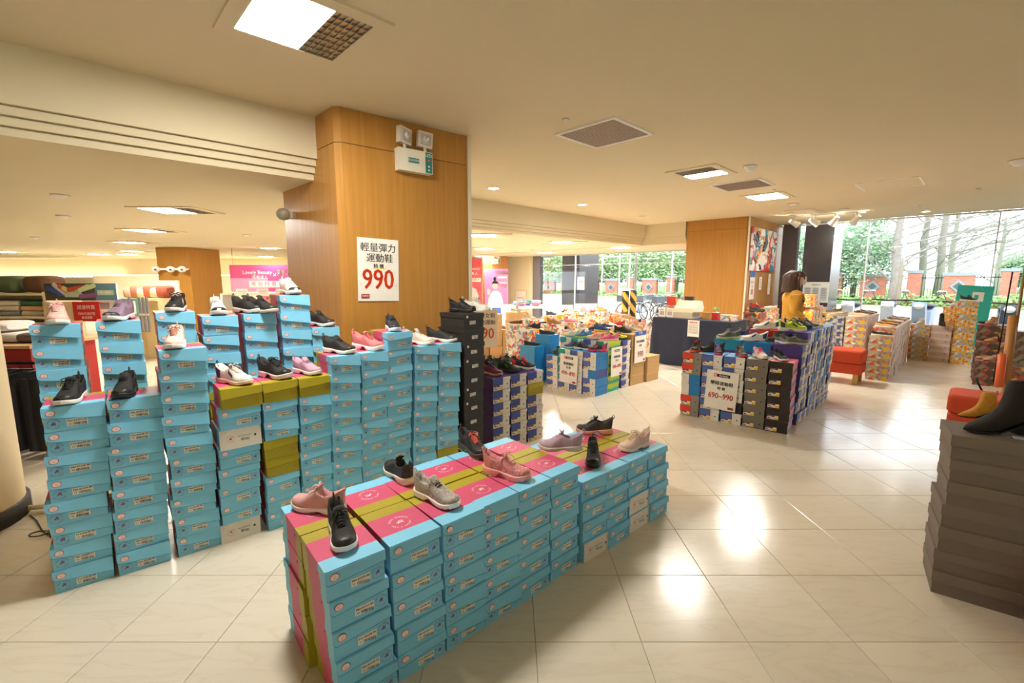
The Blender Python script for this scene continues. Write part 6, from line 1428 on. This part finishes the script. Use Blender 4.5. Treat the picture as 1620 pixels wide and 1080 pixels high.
# pink banner and cosmetics shelf
y = 12.9; x0, _, z0 = shelfpt(367, 461, y); x1, _, z1 = shelfpt(462, 419, y); w, h = x1-x0, z1-z0; M_pk = cm('d8508a', .5); M_pkl = cm('f0a0c8', .5)
t = poster('banner', 'wide pink cosmetics banner between the two wooden pillars', 'banner', ((x0+x1)/2, y, (z0+z1)/2), 0, w, h, [('r', -w/2, -h/2, w*.1, 0, M_pkl), ('t', 'Lovely Beauty', -w*.06, h*.22, h*.2, M_white), ('t', '保養達人', -w*.02, h*.03, h*.15, M_white), ('t', '×', w*.22, h*.12, h*.28, M_white), ('t', '遇見', w*.36, h*.2, h*.24, M_white, 1, .006), ('r', -w*.2, -h*.34, w*.46, -h*.1, M_white)]+[('t', c, -w*.13+i*w*.11, -h*.22, h*.2, M_pk) for i, c in enumerate('美妝特惠中')], col=M_pk, th=.03); hang(t, w, 0, h/2-.01)
t = thing('cosmetics_shelf', 'white cosmetics shelf below the pink banner', 'shelf', (0, 0, 0)); y = 12.2
b = MB(); b.box(x0+.1, y, 0, x0+.16, y+.5, 1.13, M_white); b2 = MB(); b2.box(x1-.1, y, 0, x1, y+.5, 1.13, M_white); fin(b, 'side_panel', t); fin(b2, 'side_panel', t)
for z in (1.1, .62, .15): b = MB(); b.box(x0+.16, y, z, x1-.1, y+.5, z+.05, cm('ecdcbc', .6)); fin(b, 'shelf_board', t)
for i, px in enumerate((383, 416, 446)):
    x = shelfpt(px, 454, y)[0]; poster('price_card', 'white card standing on the cosmetics shelf, %s of three' % ('left', 'middle', 'right')[i], 'sign', (x, y-.03, 1.18), 0, .32, .17, [('r', -.1, 0, .1, .02, M_pkl), ('r', -.1, -.04, .1, -.025, M_pkl)], group='cards on the cosmetics shelf')
for i in range(12):
    t = thing('pink_package', 'pink package on the cosmetics shelf, %s of row %s' % (ORDW[i % 4], ['one', 'two', 'three'][i//4]), 'package', (shelfpt(412+(i % 4)*9, 460, y)[0], y+.1, .67+.135*(i//4)), 0, 'pink packages'); b = MB(); b.box(-.075, -.06, 0, .075, .06, .13, cm('e89aa8', .5)); fin(b, 'carton', t); b = MB(); b.box(-.03, -.0605, .04, .03, -.0602, .09, cm('c9405a', .5)); fin(b, 'mark', t)
for i in range(12):
    c = ['e8c49a', 'f0e6d8', 'c9b0c8', '4a3a34'][i % 4]; t = thing('cosmetics_jar', '%s jar on the cosmetics shelf, %s from its left end' % (['amber', 'white', 'lilac', 'dark'][i % 4], (ORDW+['eleventh', 'twelfth'])[i]), 'jar', (shelfpt(376+(i % 6)*5.6, 460, y)[0], y+.1, .67+.19*(i//6)), 0, 'jars'); b = MB(); b.lathe([(0, 0), (.05, 0), (.05, .11), (.03, .13), (.0, .13)], cm(c, .3), 12); fin(b, 'jar', t); b = MB(); b.lathe([(.032, .13), (.032, .16), (0, .16)], M_white, 12); fin(b, 'cap', t)
# posters right of the large pillar
y = 17.2; x0, _, z0 = shelfpt(736, 500, y); x1, _, z1 = shelfpt(762, 409, y); w, h = x1-x0, z1-z0
it = [('t', 'Beauty', .05, h*.33, .16, M_white), ('t', '美人', .05, h*.24, .15, M_white), ('r', -w*.2, h*.1, w*.45, h*.17, M_white), ('t', '特惠中', w*.12, h*.135, .11, cm('e05a6a', .5)), ('p', [(-.3, -.1), (-.1, .05), (.1, -.05), (.2, -.3), (.2, -.8), (-.3, -.8)], cm('ead0cc', .5))]+[('r', .0+k*.09, -.5, .035+k*.09, -.36, M_black) for k in range(3)]
t = poster('banner', 'tall coral red cosmetics banner just right of the large pillar', 'banner', ((x0+x1)/2, y, (z0+z1)/2), 0, w, h, it, col=cm('e05a68', .5), th=.03); hang(t, w, 0, h/2-.01)
y = 17.46; x0, _, z0 = shelfpt(767, 490, y); x1, _, z1 = shelfpt(804, 425, y); w, h = x1-x0, z1-z0
it = [('p', [(-.36, -.72), (-.3, -.35), (-.2, -.12), (-.1, -.05), (.05, -.05), (.17, -.15), (.24, -.4), (.3, -.72)], cm('e4e4ee', .6)), ('c', -.05, .14, .11, cm('f0cdb8', .5), 1.25), ('p', [(-.17, .12), (-.16, .27), (-.1, .33), (0, .33), (.07, .26), (.08, .12), (.05, .22), (-.14, .22)], M_black), ('c', -.06, .4, .06, M_black, 1.3), ('p', [(-.34, -.2), (-.36, -.02), (-.3, .03), (-.24, -.02), (-.25, -.2)], cm('f0cdb8', .5)),
      ('t', '你變美!', .22, .62, .17, M_white, 1, .004), ('r', .06, .42, .4, .5, M_white), ('t', '75折', .3, .12, .18, M_white, 1, .005), ('r', .12, .24, .4, .27, M_white)]
poster('poster', 'pink poster of a dark-haired figure in white on the background pillar', 'poster', ((x0+x1)/2, y, (z0+z1)/2), 0, w, h, it, col=cm('e88ac4', .5), th=.02)
# white partition, clutter of shelves in the middle distance
y = 11.5; x0, _, z0 = shelfpt(766, 522, y); x1, _, z1 = shelfpt(818, 483, y)
t = thing('partition_board', 'plain white partition board behind the tan boxes', 'panel', ((x0+x1)/2, y, 0)); b = MB(); b.box(-(x1-x0)/2, 0, z0, (x1-x0)/2, .04, z1, M_paper); fin(b, 'board', t)
b = MB()
for s in (-1, 1): b.box(s*(x1-x0)/2-.03, -.02, 0, s*(x1-x0)/2+.03, .06, z1+.02, M_metal)
fin(b, 'post', t)
x, _, z = shelfpt(785, 496, 11.4); poster('blue_sheet', 'small blue cloth hanging on the white partition board', 'cloth', (x, 11.4, z), 0, .24, .3, [], col=cm('4a6ac0', .7))
x, y = ab(12.795, 12.75); poster('wall_notice', 'pale framed notice on the white wall left of the window', 'frame', (x, y, .65), R(-46), .7, .9, [('r', -.28, -.38, .28, .38, M_white), ('r', -.2, .1, .2, .13, M_tan)], col=M_shelf)
q = random.Random(77)
for i in range(16):
    px = 818+q.uniform(0, 36); y = 13.9+q.uniform(-.35, .35); x, _, z = shelfpt(px, 512 if i < 9 else 508, y)
    c = [('white', 'ece8e2'), ('pink', 'e07a9a'), ('teal', '3f9a98'), ('grey', '8a8a90'), ('blue', '3f5aa8')][i % 5]
    t = thing('folded_cloth', '%s folded garment on the far table by the white wall, %s in the heap' % (c[0], (ORDW+['eleventh', 'twelfth', 'thirteenth', 'fourteenth', 'fifteenth', 'sixteenth'])[i]), 'garment', (x, y, .72+.05*(i % 3)), q.uniform(-.5, .5), 'garments on the far table'); b = MB(); rbox(b, -.15, -.12, 0, .15, .12, .05, .02, cm(c[1], .9), 2); fin(b, 'cloth', t)
x, y = shelfpt(836, 512, 13.9)[0], 13.9; t = thing('table', 'low white table with garments beside the white wall', 'table', (x, y, 0)); b = MB(); b.box(-.75, -.6, .66, .75, .6, .715, M_white); fin(b, 'table_top', t)
for sx in (-1, 1):
    for sy in (-1, 1): b = MB(); b.box(sx*.7-.02, sy*.55-.02, 0, sx*.7+.02, sy*.55+.02, .66, M_metal); fin(b, 'leg', t)
# hanging display cards by the left window
for i, (px0, px1, py0, py1) in enumerate(((862, 878, 485, 508), (886, 906, 482, 498), (908, 932, 480, 497), (932, 944, 480, 497))):
    y = 13.2; x0, _, z1 = shelfpt(px0, py0, y); x1, _, z0 = shelfpt(px1, py1, y)
    poster('display_card', 'white display card on a stand by the left window, %s from left' % ORDW[i], 'sign', ((x0+x1)/2, y, (z0+z1)/2), 0, x1-x0, z1-z0, [('c', .05, 0, .06, cm('d8a8a0', .6)), ('c', -.06, -.02, .04, cm('8aa8c0', .6))], group='cards by the left window')
    t = thing('card_stand', 'thin metal stand of the %s display card by the left window' % ORDW[i], 'stand', ((x0+x1)/2, y+.03, 0)); b = MB(); b.tube([(0, 0, 0), (0, 0, z0)], .008, M_metal); b.lathe([(0, 0), (.1, 0), (.1, .01), (0, .012)], M_metal, 12); fin(b, 'post', t)
# notice pinned on glass
x, y = ab(12.95, 9.9); poster('notice', 'white notice taped on the left window near the granite pier', 'sign', (x, y, 1.36), R(-46), .3, .45, [('r', -.1, .05, .1, .08, M_pr), ('r', -.1, -.05, .1, -.03, cm('9a948c', .6))])
# leaning wooden easel at the right
t = thing('wooden_easel', 'tall slanting wooden easel with black rods at the right edge', 'easel')
def seg(px0, py0, px1, py1, y0, y1, r, m, nm):
    b = MB(); b.tube([atd(px0, py0, y0), atd(px1, py1, y1)], r, m, 8); fin(b, nm, t)
seg(1590, 604, 1603, 500, 5.3, 5.5, .045, cm('a8743a', .5), 'wide_slat'); seg(1603, 545, 1622, 425, 5.4, 5.6, .016, cm('8a6a34', .4), 'gold_rod'); seg(1571, 604, 1602, 430, 5.5, 5.7, .008, M_darkm, 'black_rod'); seg(1580, 612, 1586, 560, 5.25, 5.3, .04, cm('d8602a', .5), 'orange_slat')
x, y, z = atd(1590, 604, 5.3); b = MB(); b.box(x-.12, y-.1, 0, x+.3, y+.2, .03, cm('a8743a', .5)); b.tube([(x, y, .02), (x, y, z)], .03, cm('a8743a', .5)); b.tube([(x-.05, y+.1, .02), (x-.15, y+.2, z)], .012, M_darkm); fin(b, 'foot', t)
# floor pipe and cable at the left
t = thing('floor_pipe', 'cream pipe running along the floor behind the leftmost stack', 'pipe'); x, y = at(62, 803, .03); b = MB(); b.tube([(x-.6, y-.12, .03), (x+.9, y+.22, .03)], .018, M_shelf, 8); fin(b, 'pipe', t)
t = thing('cable', 'thin dark cable lying on the floor by the round cream pillar', 'cable'); pts = [at(px, py, .006)+(.006,) for px, py in ((48, 815), (58, 823), (66, 838), (60, 852), (48, 856), (44, 846), (54, 838), (72, 845), (90, 850))]; b = MB(); c0 = at(62, 845, .006); pts = pts[:3]+[(c0[0]+.05*math.cos(k*.45), c0[1]+.035*math.sin(k*.45), .006+.0006*k) for k in range(17)]+[at(80, 850, .006)+(.006,)]; b.tube(pts, .004, M_sblack, 6); fin(b, 'wire', t)

link('shoe_boxes', far_b.mesh('shoe_boxes'), label='the many smaller shoe boxes in the far rows and behind the nearer stacks', cat='boxes', kind='stuff')
